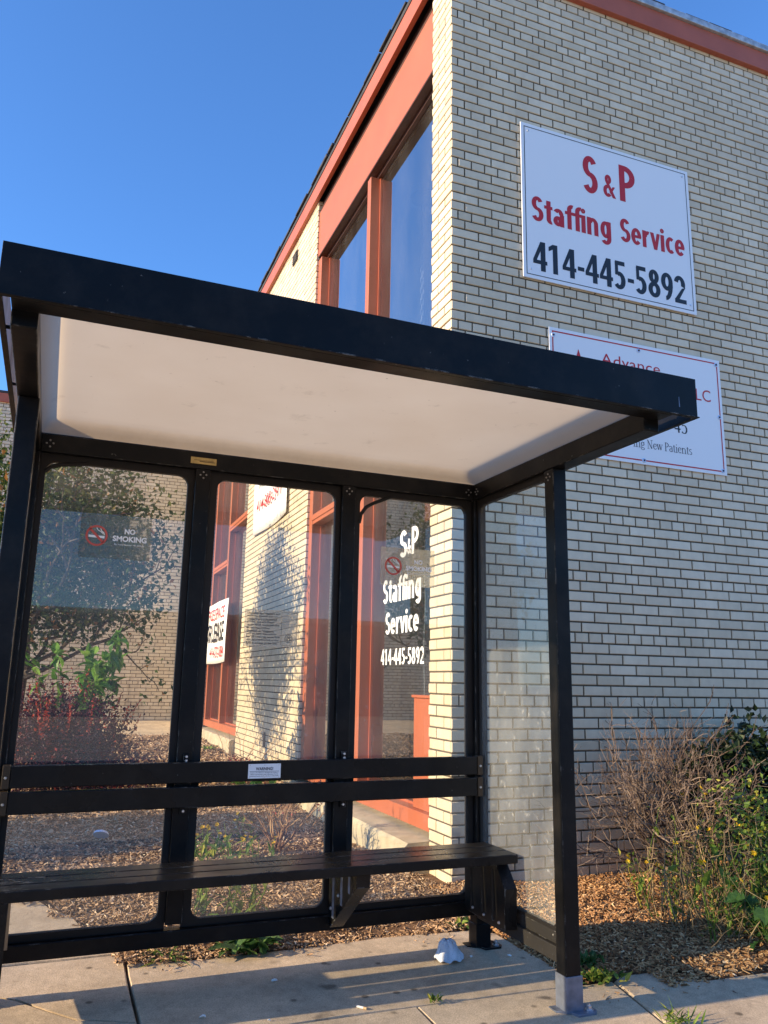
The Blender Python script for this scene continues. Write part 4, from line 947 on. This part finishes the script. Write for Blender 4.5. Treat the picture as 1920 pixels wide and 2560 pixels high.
# ------------------------------------------------------------------ notices on shelter
def make_notices():
    def disc(g, cx, cz, r0, r1, y, n=40):
        vs = [(cx+r0*math.cos(2*math.pi*i/n), y, cz+r0*math.sin(2*math.pi*i/n)) for i in range(n)]+[(cx+r1*math.cos(2*math.pi*i/n), y, cz+r1*math.sin(2*math.pi*i/n)) for i in range(n)]
        g.add(vs, [(i, (i+1) % n, n+(i+1) % n, n+i) for i in range(n)])
    def bar(g, x0, z0, x1, z1, w, y):
        d = Vector((x1-x0, 0, z1-z0)); n = Vector((-d.z, 0, d.x)).normalized()*w/2
        g.add([(x0+n.x, y, z0+n.z), (x0-n.x, y, z0-n.z), (x1-n.x, y, z1-n.z), (x1+n.x, y, z1+n.z)], [(0,1,2,3)])
    def nosmoke(x, z, label, full=True):
        S = thing('no_smoking_decal', label, 'decal', (x, 3.5525, z), 0, 'no smoking decals on the shelter glass')
        w, h = .290, .186
        g = Geo(); g.box(-.145, .145, -.0008, 0, -.093, .093); g.build('film', M['frost'], S)
        g = Geo(); disc(g, -.078, .002, .036, .0445, -.0018); bar(g, -.106, .030, -.050, -.026, .010, -.0018); g.build('prohibition_ring', M['proh'], S)
        g = Geo(); bar(g, -.110, -.001, -.046, -.003, .010, -.0014)
        for a, b in (((-.08, .036), (-.074, .026)), ((-.074, .026), (-.062, .020)), ((-.062, .020), (-.052, .012)), ((-.064, .034), (-.060, .024)), ((-.060, .024), (-.050, .016)), ((-.05, .016), (-.047, .006))): bar(g, *a, *b, .003, -.0014)
        g.build('cigarette_symbol', M['vinyl'], S)
        lettering('lettering', [('NO', .034, .078, .017, .040, dict(bold=.035)), ('SMOKING', -.012, .127, -.016, .008, dict(bold=.035)), ('By State Statute 101.123(2)', -.004, .118, -.034, -.026, dict())], M['greytxt'], S, -.002)
    nosmoke(.221, 1.766, 'frosted no smoking decal on the leftmost glass panel')
    nosmoke(1.588, 1.733, 'frosted no smoking decal over the white window lettering')
    # notice
    S = thing('notice_decal', 'clear sticker of small black print on the middle glass panel', 'decal', (.806, 3.5525, 1.340), 0)
    g = Geo(); g.box(-.012, .236, -.0006, 0, -.012, .152); g.build('film', M['notice'], S)
    lines = ['Unauthorized stickers and', 'advertisements put on', 'shelters are considered', 'graffiti and are illegal', 'under local municipal and', 'Milwaukee County', 'Ordinances. Violators', 'will be held responsible', 'for all clean-up costs and', 'will be prosecuted to the', 'fullest extent of the law.']
    wd = [.150, .138, .136, .124, .147, .105, .124, .136, .152, .147, .143]
    it = [(s, .0, wd[i], .140-i*.0132-.0098, .140-i*.0132, dict(bold=.012)) for i, s in enumerate(lines)]
    lettering('lettering', it, M['signblk'], S, -.0012)
    g = Geo(); x0, x1, z0, z1 = .159, .230, -.004, .143
    for a in ((x0, z0, x1, z0), (x1, z0, x1, z1), (x1, z1, x0, z1), (x0, z1, x0, z0)): bar(g, *a, .0012, -.0012)
    cx, cz = .194, .026
    disc(g, cx, cz, .0165, .0185, -.0012); disc(g, cx, cz, .011, .0122, -.0012)
    g.box(cx-.0065, cx+.0065, -.0012, -.0011, cz+.001, cz+.0065); g.box(cx-.0075, cx-.003, -.0012, -.0011, cz-.007, cz-.001); g.box(cx+.003, cx+.0075, -.0012, -.0011, cz-.007, cz-.001)
    g.build('box_and_seal', M['signblk'], S)
    lettering('side_lettering', [(s, .164, .164+w_, .122-i*.0115, .129-i*.0115, dict()) for i, (s, w_) in enumerate((('Please report', .050), ('unauthorized', .050), ('stickers,', .032), ('advertisements', .056), ('or graffiti.', .038)))], M['boltd'], S, -.0012)
    # warning plate on the back slat
    S = thing('warning_plate', 'small white metal warning plate riveted to the upper back slat', 'sign', (.897, 3.4735, .804), 0)
    g = Geo(); g.box(-.0705, .0705, -.0016, 0, -.0295, .0295); g.build('plate', M['white'], S, bevel=.0004)
    lettering('lettering', [('WARNING!', -.038, .037, .003, .016, dict(bold=.03)), ('Anyone who defaces or damages this shelter is', -.062, .060, -.0085, -.0045, dict(bold=.02)), ('subject to prosecution under Milwaukee County', -.062, .060, -.0155, -.0115, dict(bold=.02)), ('Ordinance Section 63.07, with fine or jail penalty', -.064, .062, -.0225, -.0185, dict(bold=.02))], M['navy'], S, -.0019)
    g = Geo(); g.box(-.065, .063, -.0020, -.0018, -.0018, -.0004); g.build('rule', M['navy'], S)
    g = Geo()
    for x in (-.063, 0, .062):
        for z in (-.0255, .0245): g.tube((x, -.0016, z), (x, -.003, z), .0024, .0018, 8)
    g.build_each('rivet', M['bolt'], S)
make_notices()

# ------------------------------------------------------------------ plants
def rv(r, s=1.0): return Vector((r.gauss(0, s), r.gauss(0, s), r.gauss(0, s)))
def grow(g, r, p, d, ln, rad, depth, spread=.6, up=.15, segs=3, tips=None, tint=(0, 1), n=4, kids=(2, 3), shrink=.68, jit=.18):
    p = Vector(p); d = Vector(d).normalized(); pts = [p]
    for i in range(segs):
        d = (d+rv(r, jit)+Vector((0, 0, up*.3))).normalized(); p = p+d*ln/segs; pts.append(p)
    t = r.uniform(*tint); g.path(pts, rad, rad*.62, n if rad > .004 else 3, t)
    if depth == 0:
        if tips is not None: tips.append((p, d))
        return
    for k in range(r.randint(*kids)):
        q = pts[r.randint(max(1, segs-2), segs)] if k else pts[-1]
        dd = (d+rv(r, spread)+Vector((0, 0, up))).normalized()
        grow(g, r, q, dd, ln*shrink*r.uniform(.75, 1.2), rad*.62, depth-1, spread, up, segs, tips, tint, n, kids, shrink, jit)

def foliage(g, r, c, rad, nclump, per, ls, lw, tlo=0, thi=1, hang=.2, gaps=None, clump=.22):
    c = Vector(c)
    for k in range(nclump):
        while True:
            q = Vector((r.uniform(-1, 1), r.uniform(-1, 1), r.uniform(-1, 1)))
            if q.length < 1: break
        q = q*(.35+.65*q.length)
        cc = c+Vector((q.x*rad[0], q.y*rad[1], q.z*rad[2]))
        tb = r.uniform(tlo, thi)
        for i in range(per):
            p = cc+rv(r, clump*.5); d = (rv(r)+Vector((0, 0, -hang))).normalized()
            t = min(1, max(0, tb+r.gauss(0, .14)))
            if r.random() < .035: t = 1
            s = r.uniform(.7, 1.3); g.leaf(p, d, rv(r), ls*s, lw*s, t)

def make_tree():
    r = random.Random(21); x, y = -.28, 9.1
    T = thing('small_tree', 'small leafy tree with dense green crown before the rear wall', 'tree', (x, y, zg(x, y)))
    g = Geo(); tips = []
    grow(g, r, (.0, 0, 0), (.06, 0, 1), 1.25, .06, 1, .25, .3, 5, None, (0, 1), 9, (1, 1), .8, .06)
    for k in range(10):
        a = k*.63+r.uniform(-.2, .2); grow(g, r, (.08, 0, 1.0+.1*k*.5), (math.cos(a)*.9, math.sin(a)*.9, .55+.05*k), 1.0, .026, 3, .5, .05, 4, tips, (0, 1), 5, (2, 3), .66, .14)
    g.build('trunk', M['bark'], T)
    g = Geo()
    for p, d in tips:
        for i in range(12): 
            q = Vector(p)+rv(r, .09); g.leaf(q, rv(r)+Vector((0,0,-.3)), rv(r), .075*r.uniform(.7, 1.3), .042, min(1, max(0, r.gauss(.45, .25))))
    foliage(g, r, (-.05, 0, 2.45), (.95, 1.15, 1.30), 350, 24, .064, .038, .1, .8, .3)
    foliage(g, r, (.75, 0, 2.4), (.75, 1.0, 1.05), 160, 24, .064, .038, .1, .8, .3)
    foliage(g, r, (.55, .1, 1.80), (.80, .9, .42), 55, 22, .064, .038, .05, .6, .3)
    foliage(g, r, (-.3, 0, 1.5), (.45, .6, .5), 26, 20, .075, .045, .05, .6, .3)
    g.build('crown', M['leaf_tree'], T)

def make_barberry():
    r = random.Random(4); x, y = .18, 7.75
    T = thing('barberry_shrub', 'dark purple barberry shrub with red shoots near the rear walkway', 'shrub', (x, y, zg(x, y)))
    g = Geo(); tips = []
    for k in range(16):
        a = r.uniform(0, 6.28); grow(g, r, (r.gauss(0, .08), r.gauss(0, .08), 0), (math.cos(a)*.7, math.sin(a)*.7, 1), .42, .009, 2, .45, .2, 3, tips, (0, .4), 4, (2, 3), .75)
    g.build('stem', M['twig'], T)
    g = Geo()
    foliage(g, r, (-.05, 0, .50), (.60, .50, .40), 460, 30, .034, .020, 0, .66, .0, clump=.16)
    foliage(g, r, (.42, -.1, .22), (.45, .4, .24), 110, 24, .034, .020, .1, .78, .0, clump=.16)
    for k in range(70):                                                # red upright shoots
        a = r.uniform(0, 6.28); q = math.sqrt(r.random()); p = Vector((math.cos(a)*.62*q, math.sin(a)*.5*q, .55+.32*(1-q*q)*r.uniform(.6, 1.1)))
        d = (Vector((math.cos(a)*.35*q, math.sin(a)*.3*q, 1))+rv(r, .16)).normalized(); L = r.uniform(.12, .32); red = r.random() < .62
        for i in range(int(L/.011)):
            c = p+d*(i*.011); t = r.uniform(.90, 1) if red else r.uniform(.5, .85); g.leaf(c, (d*.6+rv(r, .6)), rv(r), .026, .015, t)
    g.build('foliage', M['leaf_barb'], T)
    # light green plant rising behind it
    r = random.Random(8); x, y = .28, 7.7
    T = thing('broadleaf_sapling', 'bright green broadleaf sapling rising above the purple barberry', 'shrub', (x, y, zg(x, y)))
    g = Geo(); L = Geo()
    for k in range(11):
        a = r.uniform(0, 6.28); sp = r.uniform(.12, .42); pts = [Vector((0, 0, 0))]; d = Vector((math.cos(a)*sp, math.sin(a)*sp, 1)).normalized(); h = r.uniform(1.12, 1.52)
        for i in range(7): pts.append(pts[-1]+(d+rv(r, .05)).normalized()*h/7)
        g.path(pts, .007, .003, 4, .5)
        for i in range(5, 8):
            for s in range(8):
                dd = rv(r)+Vector((0, 0, .15)); L.bigleaf(pts[i]+rv(r, .02), dd, Vector((0, 0, 1))+rv(r, .4), r.uniform(.09, .17), r.uniform(.05, .085), r.random())
    g.build('stem', M['twigtan'], T); L.build('foliage', M['leaf_green'], T)

def make_shade_hedge():
    # unseen shrub added outside the left edge to cast shadow on the bed
    r = random.Random(14); x, y = -2.6, 6.45
    T = thing('shade_caster_hedge', 'unseen leafy green hedge added left of the bus shelter to shade the bed', 'shrub', (x, y, zg(x, y)))
    g = Geo(); tips = []
    for k in range(9): grow(g, r, (r.gauss(0, .15), r.gauss(0, .3), 0), rv(r, .35)+Vector((0, 0, 1)), .6, .014, 2, .45, .2, 3, tips, (0, 1), 4)
    g.build('stem', M['bark'], T)
    g = Geo(); foliage(g, r, (0, 0, .85), (.5, .58, .85), 330, 26, .07, .045, .1, .8, .1); g.build('foliage', M['leaf_tree'], T)

def make_bare_shrub():
    r = random.Random(17); x, y = 1.50, 5.40
    T = thing('bare_shrub', 'small tan bare-stemmed shrub with a few reddish leaves behind the bench', 'shrub', (x, y, zg(x, y)))
    g = Geo(); tips = []
    for k in range(13):
        a = r.uniform(0, 6.28); sp = r.uniform(.15, .55); grow(g, r, (r.gauss(0, .02), r.gauss(0, .02), -.01), (math.cos(a)*sp, math.sin(a)*sp*.8, 1), r.uniform(.20, .30), .0075, 2, .40, .2, 4, tips, (0, 1), 5, (2, 3), .62)
    g.build('stem', M['twigtan'], T)
    g = Geo()
    for p, d in tips:
        for i in range(2):
            if p.z > .28 and r.random() < .55: g.leaf(p+rv(r, .012), rv(r), rv(r), .022, .013, r.uniform(.7, 1))
    g.build('foliage', M['leaf_barb'], T)
    x, y = W(-.35, 4.1).xy
    T = thing('barberry_sprig', 'low reddish sprig with bare canes at the foot of the brick panel', 'shrub', (x, y, zg(x, y)))
    g = Geo(); tips = []
    for k in range(9): grow(g, r, (r.gauss(0, .06), r.gauss(0, .15), 0), rv(r, .4)+Vector((0, 0, 1)), .38, .006, 1, .45, .15, 4, tips, (.3, 1), 4, (1, 2))
    g.build('stem', M['twigtan'], T)
    g = Geo(); foliage(g, r, (-.05, .1, .10), (.22, .45, .12), 36, 16, .03, .018, .6, .95, 0, clump=.1); g.build('foliage', M['leaf_barb'], T)

def flower(g, r, c, nrm, rad):
    c = Vector(c); nrm = Vector(nrm).normalized(); a = nrm.orthogonal().normalized(); b = nrm.cross(a)
    for k in range(14):
        t = 6.283*k/14+r.uniform(-.1, .1); d = a*math.cos(t)+b*math.sin(t)+nrm*r.uniform(.1, .7); g.leaf(c, d, nrm, rad*r.uniform(.8, 1.1), rad*.42, r.random(), .1)
def make_flowers():
    r = random.Random(30); G = 'yellow flowered weeds in the mulch behind the bench'
    spec = [(.83, 4.32, .30, 3, 'sparse yellow flowered weed by the left post of the middle panel'), (1.02, 4.27, .42, 9, 'tall leafy yellow flowered weed close behind the bench'),
            (1.13, 5.46, .20, 3, 'short yellow flowered weed left of the bare shrub'), (1.01, 5.54, .17, 5, 'yellow flowered weed beside the left post, farthest back'),
            (1.25, 5.33, .18, 5, 'yellow flowered weed in front of the bare shrub'), (1.40, 5.85, .20, 3, 'small yellow flowered weed just behind the bare shrub')]
    for x, y, h, n, lab in spec:
        T = thing('flowering_weed', lab, 'weed', (x, y, zg(x, y)), 0, G); st = Geo(); lf = Geo(); pe = Geo()
        for k in range(n):
            b = Vector((r.gauss(0, .05+.03*(n > 6)), r.gauss(0, .04), 0)); d = (Vector((0, 0, 1))+rv(r, .22)).normalized(); hh = h*r.uniform(.6, 1.1); pts = [b]
            for i in range(5): pts.append(pts[-1]+(d+rv(r, .08)).normalized()*hh/5)
            st.path(pts, .0035, .002, 4, .8)
            for i in range(1, 5):
                for s in range(3 if n > 6 else 1): lf.bigleaf(pts[i], rv(r)+Vector((0, 0, .1)), (0, 0, 1), r.uniform(.05, .10), r.uniform(.016, .03), r.uniform(.4, 1), 1)
            if k % 2 == 0 or n <= 5: flower(pe, r, pts[-1], rv(r, .3)+Vector((0, -.5, 1)), .017)
        for k in range(5): lf.bigleaf((r.gauss(0, .03), r.gauss(0, .03), .01), rv(r)+Vector((0, 0, .4)), (0, 0, 1), .10, .035, r.uniform(.2, .8), 1)
        st.build('stem', M['leaf_weed'], T); lf.build('leaves', M['leaf_weed'], T); pe.build('flowers', M['petal'], T)

def make_low_weeds():
    r = random.Random(41)
    def rosette(name, x, y, label, n, ln, wd, m, lob=1, sp=.05, cat='weed', up=.5):
        g = Geo()
        for k in range(n):
            a = r.uniform(0, 6.28); d = Vector((math.cos(a), math.sin(a), r.uniform(.05, up)*2)); g.bigleaf((x+r.gauss(0, sp), y+r.gauss(0, sp*.7), zg(x, y)+r.uniform(.005, .02)), d, Vector((0, 0, 1))+rv(r, .3), ln*r.uniform(.6, 1.2), wd*r.uniform(.7, 1.2), r.random(), lob)
        return tag(g.build(name, m), label, cat)
    rosette('broadleaf_weed', .93, 3.78, 'broad lobed green weed growing under the bottom rail', 34, .12, .06, M['leaf_mallow'], 1, .07)
    rosette('grass_tuft', .60, 3.79, 'thin yellow green grass tuft at the pavement edge', 34, .085, .008, M['leaf_weed'], 0, .045, 'grass')
    rosette('small_weed', 2.02, 3.78, 'small green weed behind the rear corner post', 22, .05, .02, M['leaf_weed'], 0, .03)
    rosette('bushy_weed', 2.23, 3.035, 'bright bushy weed beside the front corner post', 95, .045, .018, M['leaf_weed'], 0, .05, up=1.2)
    rosette('bushy_weed', 2.30, 3.19, 'dark shaded bushy weed behind the bright one at the front post', 60, .045, .018, M['leaf_mallow'], 0, .04, up=1.2)
    rosette('crack_weed', 1.498, 3.048, 'tiny green tuft sprouting from the pavement crack', 22, .032, .010, M['leaf_weed'], 0, .012, up=1.0)
    rosette('corner_grass', 2.275, 2.60, 'pale grass tuft in the pavement joint at the lower right edge', 46, .065, .008, M['leaf_weed'], 0, .035, 'grass', 1.0)
    a = W(-.30, 6.9); rosette('ledge_weed', a.x, a.y, 'small green weed by the far concrete ledge', 14, .14, .06, M['leaf_weed'], 0, .05, up=1.2)
    a = W(-.32, 3.75); rosette('leafy_sprout', a.x, a.y, 'green sprout with broad leaves beside the brick panel foot', 14, .17, .10, M['leaf_green'], 0, .08, up=1.6)

def make_thicket():
    r = random.Random(52)
    # dead shrub on the right
    x, y = 3.74, 4.16
    T = thing('dead_shrub', 'grey brown leafless shrub spreading against the shaded brick wall', 'shrub', (x, y, zg(x, y)))
    g = Geo(); tips = []
    for k in range(34):
        a = r.uniform(0, 6.28); sp = r.uniform(.1, 1.05); lean = Vector((-.48, -.24, 0))
        grow(g, r, (r.gauss(0, .06), r.gauss(0, .06), .0), Vector((math.cos(a)*sp, math.sin(a)*sp*.7, 1))+lean, r.uniform(.34, .50), .009, 3, .46, .08, 4, tips, (0, 1), 5, (2, 4), .64, .15)
    for p, d in tips:
        for i in range(2): q = p+rv(r, .02); g.tube(q, q+(d+rv(r, .7)).normalized()*r.uniform(.03, .08), .0012, .0007, 3, r.random())
    g.build('branches', M['twig'], T)
    x, y = 3.98, 4.22
    T = thing('twiggy_shrub', 'dark bare twiggy shrub behind the dead one, topping out highest', 'shrub', (x, y, zg(x, y)))
    g = Geo(); tips = []
    for k in range(12):
        a = r.uniform(0, 6.28); sp = r.uniform(.05, .5); grow(g, r, (r.gauss(0, .05), r.gauss(0, .04), 0), (math.cos(a)*sp, math.sin(a)*sp*.5, 1), r.uniform(.44, .56), .008, 3, .42, .15, 4, tips, (0, .35), 5, (2, 3), .58, .10)
    g.build('branches', M['twig'], T)
    x, y = 4.38, 4.14
    T = thing('evergreen_shrub', 'dark green leafy shrub against the wall at the right edge', 'shrub', (x, y, zg(x, y)))
    g = Geo(); tips = []
    for k in range(8): grow(g, r, (r.gauss(0, .1), r.gauss(0, .05), 0), rv(r, .35)+Vector((0, 0, 1)), .45, .010, 2, .45, .2, 3, tips, (0, .5), 4)
    g.build('branches', M['twig'], T)
    g = Geo(); foliage(g, r, (-.05, 0, .54), (.50, .20, .38), 190, 22, .055, .036, 0, 1, .1, clump=.16)
    foliage(g, r, (-.45, -.02, .58), (.28, .2, .20), 26, 18, .05, .032, 0, 1, .1, clump=.12); g.build('foliage', M['leaf_dark'], T)
    # tangle of weeds
    x, y = 3.50, 3.42
    T = thing('weed_clump', 'tangled green weeds with yellow flowers and dry stalks by the wall', 'weed', (x, y, zg(x, y)))
    st = Geo(); lf = Geo(); pe = Geo(); dr = Geo()
    for k in range(150):
        b = Vector((r.uniform(-.48, .62), r.uniform(-.34, .40), 0)); h = r.uniform(.28, .66)*(1-.5*max(0, -b.x))*(1 if b.y > -.1 else .62); d = (Vector((r.gauss(0, .22), r.gauss(0, .2), 1))).normalized(); pts = [b]
        for i in range(6): pts.append(pts[-1]+(d+rv(r, .13)).normalized()*h/6)
        dry = r.random() < .60
        (dr if dry else st).path(pts, .0038, .0016, 4, r.random())
        if dry:
            for i in range(2, 7):
                for s in range(2): q = pts[i]; dr.tube(q, q+(rv(r)+Vector((0, 0, .3))).normalized()*r.uniform(.04, .14), .0016, .0008, 3, r.random())
        else:
            for i in range(1, 7):
                for s in range(3): lf.leaf(pts[i]+rv(r, .02), rv(r), (0, 0, 1), r.uniform(.018, .045), r.uniform(.008, .02), min(1, max(0, r.gauss(.62, .28))))
                if r.random() < .16: lf.bigleaf(pts[i], rv(r), (0, 0, 1), r.uniform(.07, .13), r.uniform(.025, .05), r.uniform(.3, .9), 1)
        if r.random() < .32: flower(pe, r, pts[-1], rv(r, .4)+Vector((-.2, -.6, .7)), .017)
    foliage(lf, r, (.22, .05, .52), (.36, .26, .18), 42, 18, .030, .018, .35, 1, 0, clump=.12)
    foliage(lf, r, (.18, -.1, .28), (.42, .26, .24), 55, 18, .028, .017, .15, .8, 0, clump=.12)
    st.build('stem', M['leaf_weed'], T); lf.build('leaves', M['leaf_weed'], T); pe.build('flowers', M['petal'], T); dr.build('dry_stalks', M['straw'], T)
    # dry brush in front
    x, y = 3.12, 3.40
    T = thing('dry_brush', 'heap of dry brown stems lying at the front of the weeds', 'brush', (x, y, zg(x, y)))
    g = Geo(); tips = []
    for k in range(80):
        a = r.uniform(0, 6.28); grow(g, r, (r.gauss(.15, .20), r.gauss(0, .15), .0), (math.cos(a), math.sin(a)*.7, r.uniform(.15, .8)), r.uniform(.12, .22), .003, 2, .6, .0, 3, tips, (0, .8), 3, (1, 3), .7, .25)
    g.build('stems', M['straw'], T)
    # broad leaved plants by the pavement
    G = 'broad leaved mallow plants at the pavement edge'
    for x, y, n, ln, lab in ((3.26, 3.06, 24, .115, 'broad leaved mallow spilling onto the pavement edge'), (3.46, 3.26, 22, .115, 'broad leaved mallow at the right edge under the weeds')):
        T = thing('mallow_plant', lab, 'weed', (x, y, zg(x, y)), 0, G); st = Geo(); lf = Geo()
        for k in range(n):
            a = r.uniform(0, 6.28); h = r.uniform(.05, .28); e = Vector((math.cos(a)*r.uniform(.03, .17), math.sin(a)*r.uniform(.03, .15), h)); st.path([Vector((0, 0, 0)), e*.5+Vector((0, 0, .03)), e], .003, .002, 4, .5)
            lf.bigleaf(e, Vector((math.cos(a), math.sin(a), -.15))+rv(r, .25), Vector((0, 0, 1))+rv(r, .3), ln*r.uniform(.6, 1.1), ln*.85*r.uniform(.7, 1.1), r.random(), 1)
        st.build('stem', M['leaf_weed'], T); lf.build('leaves', M['leaf_mallow'], T)
for fn in (make_tree, make_barberry, make_shade_hedge, make_bare_shrub, make_flowers, make_low_weeds, make_thicket): fn()

# ------------------------------------------------------------------ litter
def make_litter():
    r = random.Random(66)
    # rag: a small cloth pinched up to a peak, with a rolled wavy hem
    g = Geo(); n, k = 48, 14; cx, cy = 1.748, 3.412; z0 = zg(cx, cy); vs = []
    for j in range(k+1):
        q = j/k
        for i in range(n):
            a = 6.283*i/n; fold = math.sin(a*5+.7)*.5+math.sin(a*9+2)*.3+math.sin(a*3)*.4
            rad = (.010+.062*q**.6)*(1+.20*fold*q+.06*math.sin(a*14+q*9)*q); zz = .096*(1-q**1.25)**1.1*(1+.10*fold)+.010*math.sin(q*8+a*4)*q*(1-q)*3+.010*q*(1+fold)*.7+.002
            if q > .9: zz += .006*math.sin(a*7)
            vs.append((cx+.80*rad*math.cos(a)-.010*(1-q)+r.uniform(-.0015, .0015), cy+rad*math.sin(a)*.52+.012*(1-q), z0+max(.002, zz*.84)))
    fs = [(j*n+i, j*n+(i+1) % n, (j+1)*n+(i+1) % n, (j+1)*n+i) for j in range(k) for i in range(n)]+[tuple(range(n))]
    g.add(vs, fs); o = g.build('cloth_rag', M['cloth'], smooth=True); s = o.modifiers.new('thick', 'SOLIDIFY'); s.thickness = .004
    tag(o, 'crumpled pale blue white rag lying on the pavement under the bench', 'rag')
    g = Geo(); a = Vector((1.201, 3.110, zg(1.2, 3.1)+.005)); b = Vector((1.228, 3.078, zg(1.2, 3.08)+.005)); m_ = a.lerp(b, .68)
    T = thing('cigarette_butt', 'white cigarette butt lying on the sunlit pavement', 'cigarette', (0, 0, 0))
    T.location = a; g.tube(Vector(), m_-a, .0042, .0042, 10); g.build('paper', M['cigw'], T); g = Geo(); g.tube(m_-a, b-a, .0043, .0043, 10); g.build('filter', M['cigf'], T)
    # pale blue lid in the mulch
    x, y = .46, 6.2; z = zg(x, y)+.03; g = Geo(); T = thing('plastic_lid', 'pale blue plastic cup lid lying in the shaded mulch', 'litter', (x, y, z))
    ax = Vector((.18, .55, .83)).normalized(); g.tube((0, 0, 0), ax*.018, .055, .048, 24); g.build('lid', M['cup'], T, bevel=.002); g = Geo(); g.tube(ax*.018, ax*.024, .036, .034, 20); g.build('rim', M['cup'], T)
    # paper scraps and pebbles
    G = 'scraps of litter on the pavement'
    for x, y, s, lab in ((.965, 3.43, .013, 'white paper scrap on the sunlit strip below the bench'), (.64, 3.20, .012, 'white paper scrap near the pavement joint'), (.86, 3.10, .006, 'tiny white speck of paper in the bench shadow'),
                         (2.03, 3.38, .011, 'crumpled white scrap beside the bottom side rail'), (1.86, 3.42, .010, 'pale scrap next to the rear corner post')):
        g = Geo(); z = zg(x, y)+.006; c = Vector((x, y, z)); P = []
        for i in range(9): a = 6.283*i/9; P.append(c+Vector((math.cos(a)*s*r.uniform(.7, 1.3), math.sin(a)*s*.7*r.uniform(.7, 1.3), r.uniform(-.004, .004))))
        g.add(P+[c+Vector((0, 0, s*.5))]+[c+Vector((0, 0, -.004))], [(i, (i+1) % 9, 9) for i in range(9)]+[((i+1) % 9, i, 10) for i in range(9)]); tag(g.build('paper_scrap', M['paper']), lab, 'litter', G)
    # dry twig on right pavement
    g = Geo(); z = zg(2.75, 2.72)+.006; grow(g, r, (2.72, 2.78, z), (.5, -.6, .02), .12, .003, 2, .6, 0, 4, None, (0, .6), 4, (1, 2), .6, .2)
    tag(g.build('dry_twig', M['twig']), 'forked dry twig lying on the pavement at right', 'twig')
make_litter()

# the low building across the street, behind the camera: the shelter glass mirrors it
def make_street_building():
    B = thing('street_building', 'long low brick building across the street from the bus shelter', 'building', (0, -26, -.3))
    g = Geo(); g.box(-70, -4, -8, 0, 0, 5.3); g.box(-3.999, 70, -8, -.4, 0, 3.9); g.build('wall', mat('street_brick', (.16, .10, .075), .85, vary=.15, vscale=1.5), B)
    g = Geo(); g.box(-70.1, -3.9, -8.1, .12, 5.301, 5.55); g.box(-3.899, 70.1, -8.1, -.25, 3.901, 4.1); g.build('parapet', M['ledge'], B)
    for i in range(14):
        x = -60+i*8.5; box('window', x, x+4.5, .001 if x+4.5 < -4 else -.399, .05 if x+4.5 < -4 else -.35, 1.0, 2.8, M['wglass'], B)
make_street_building()
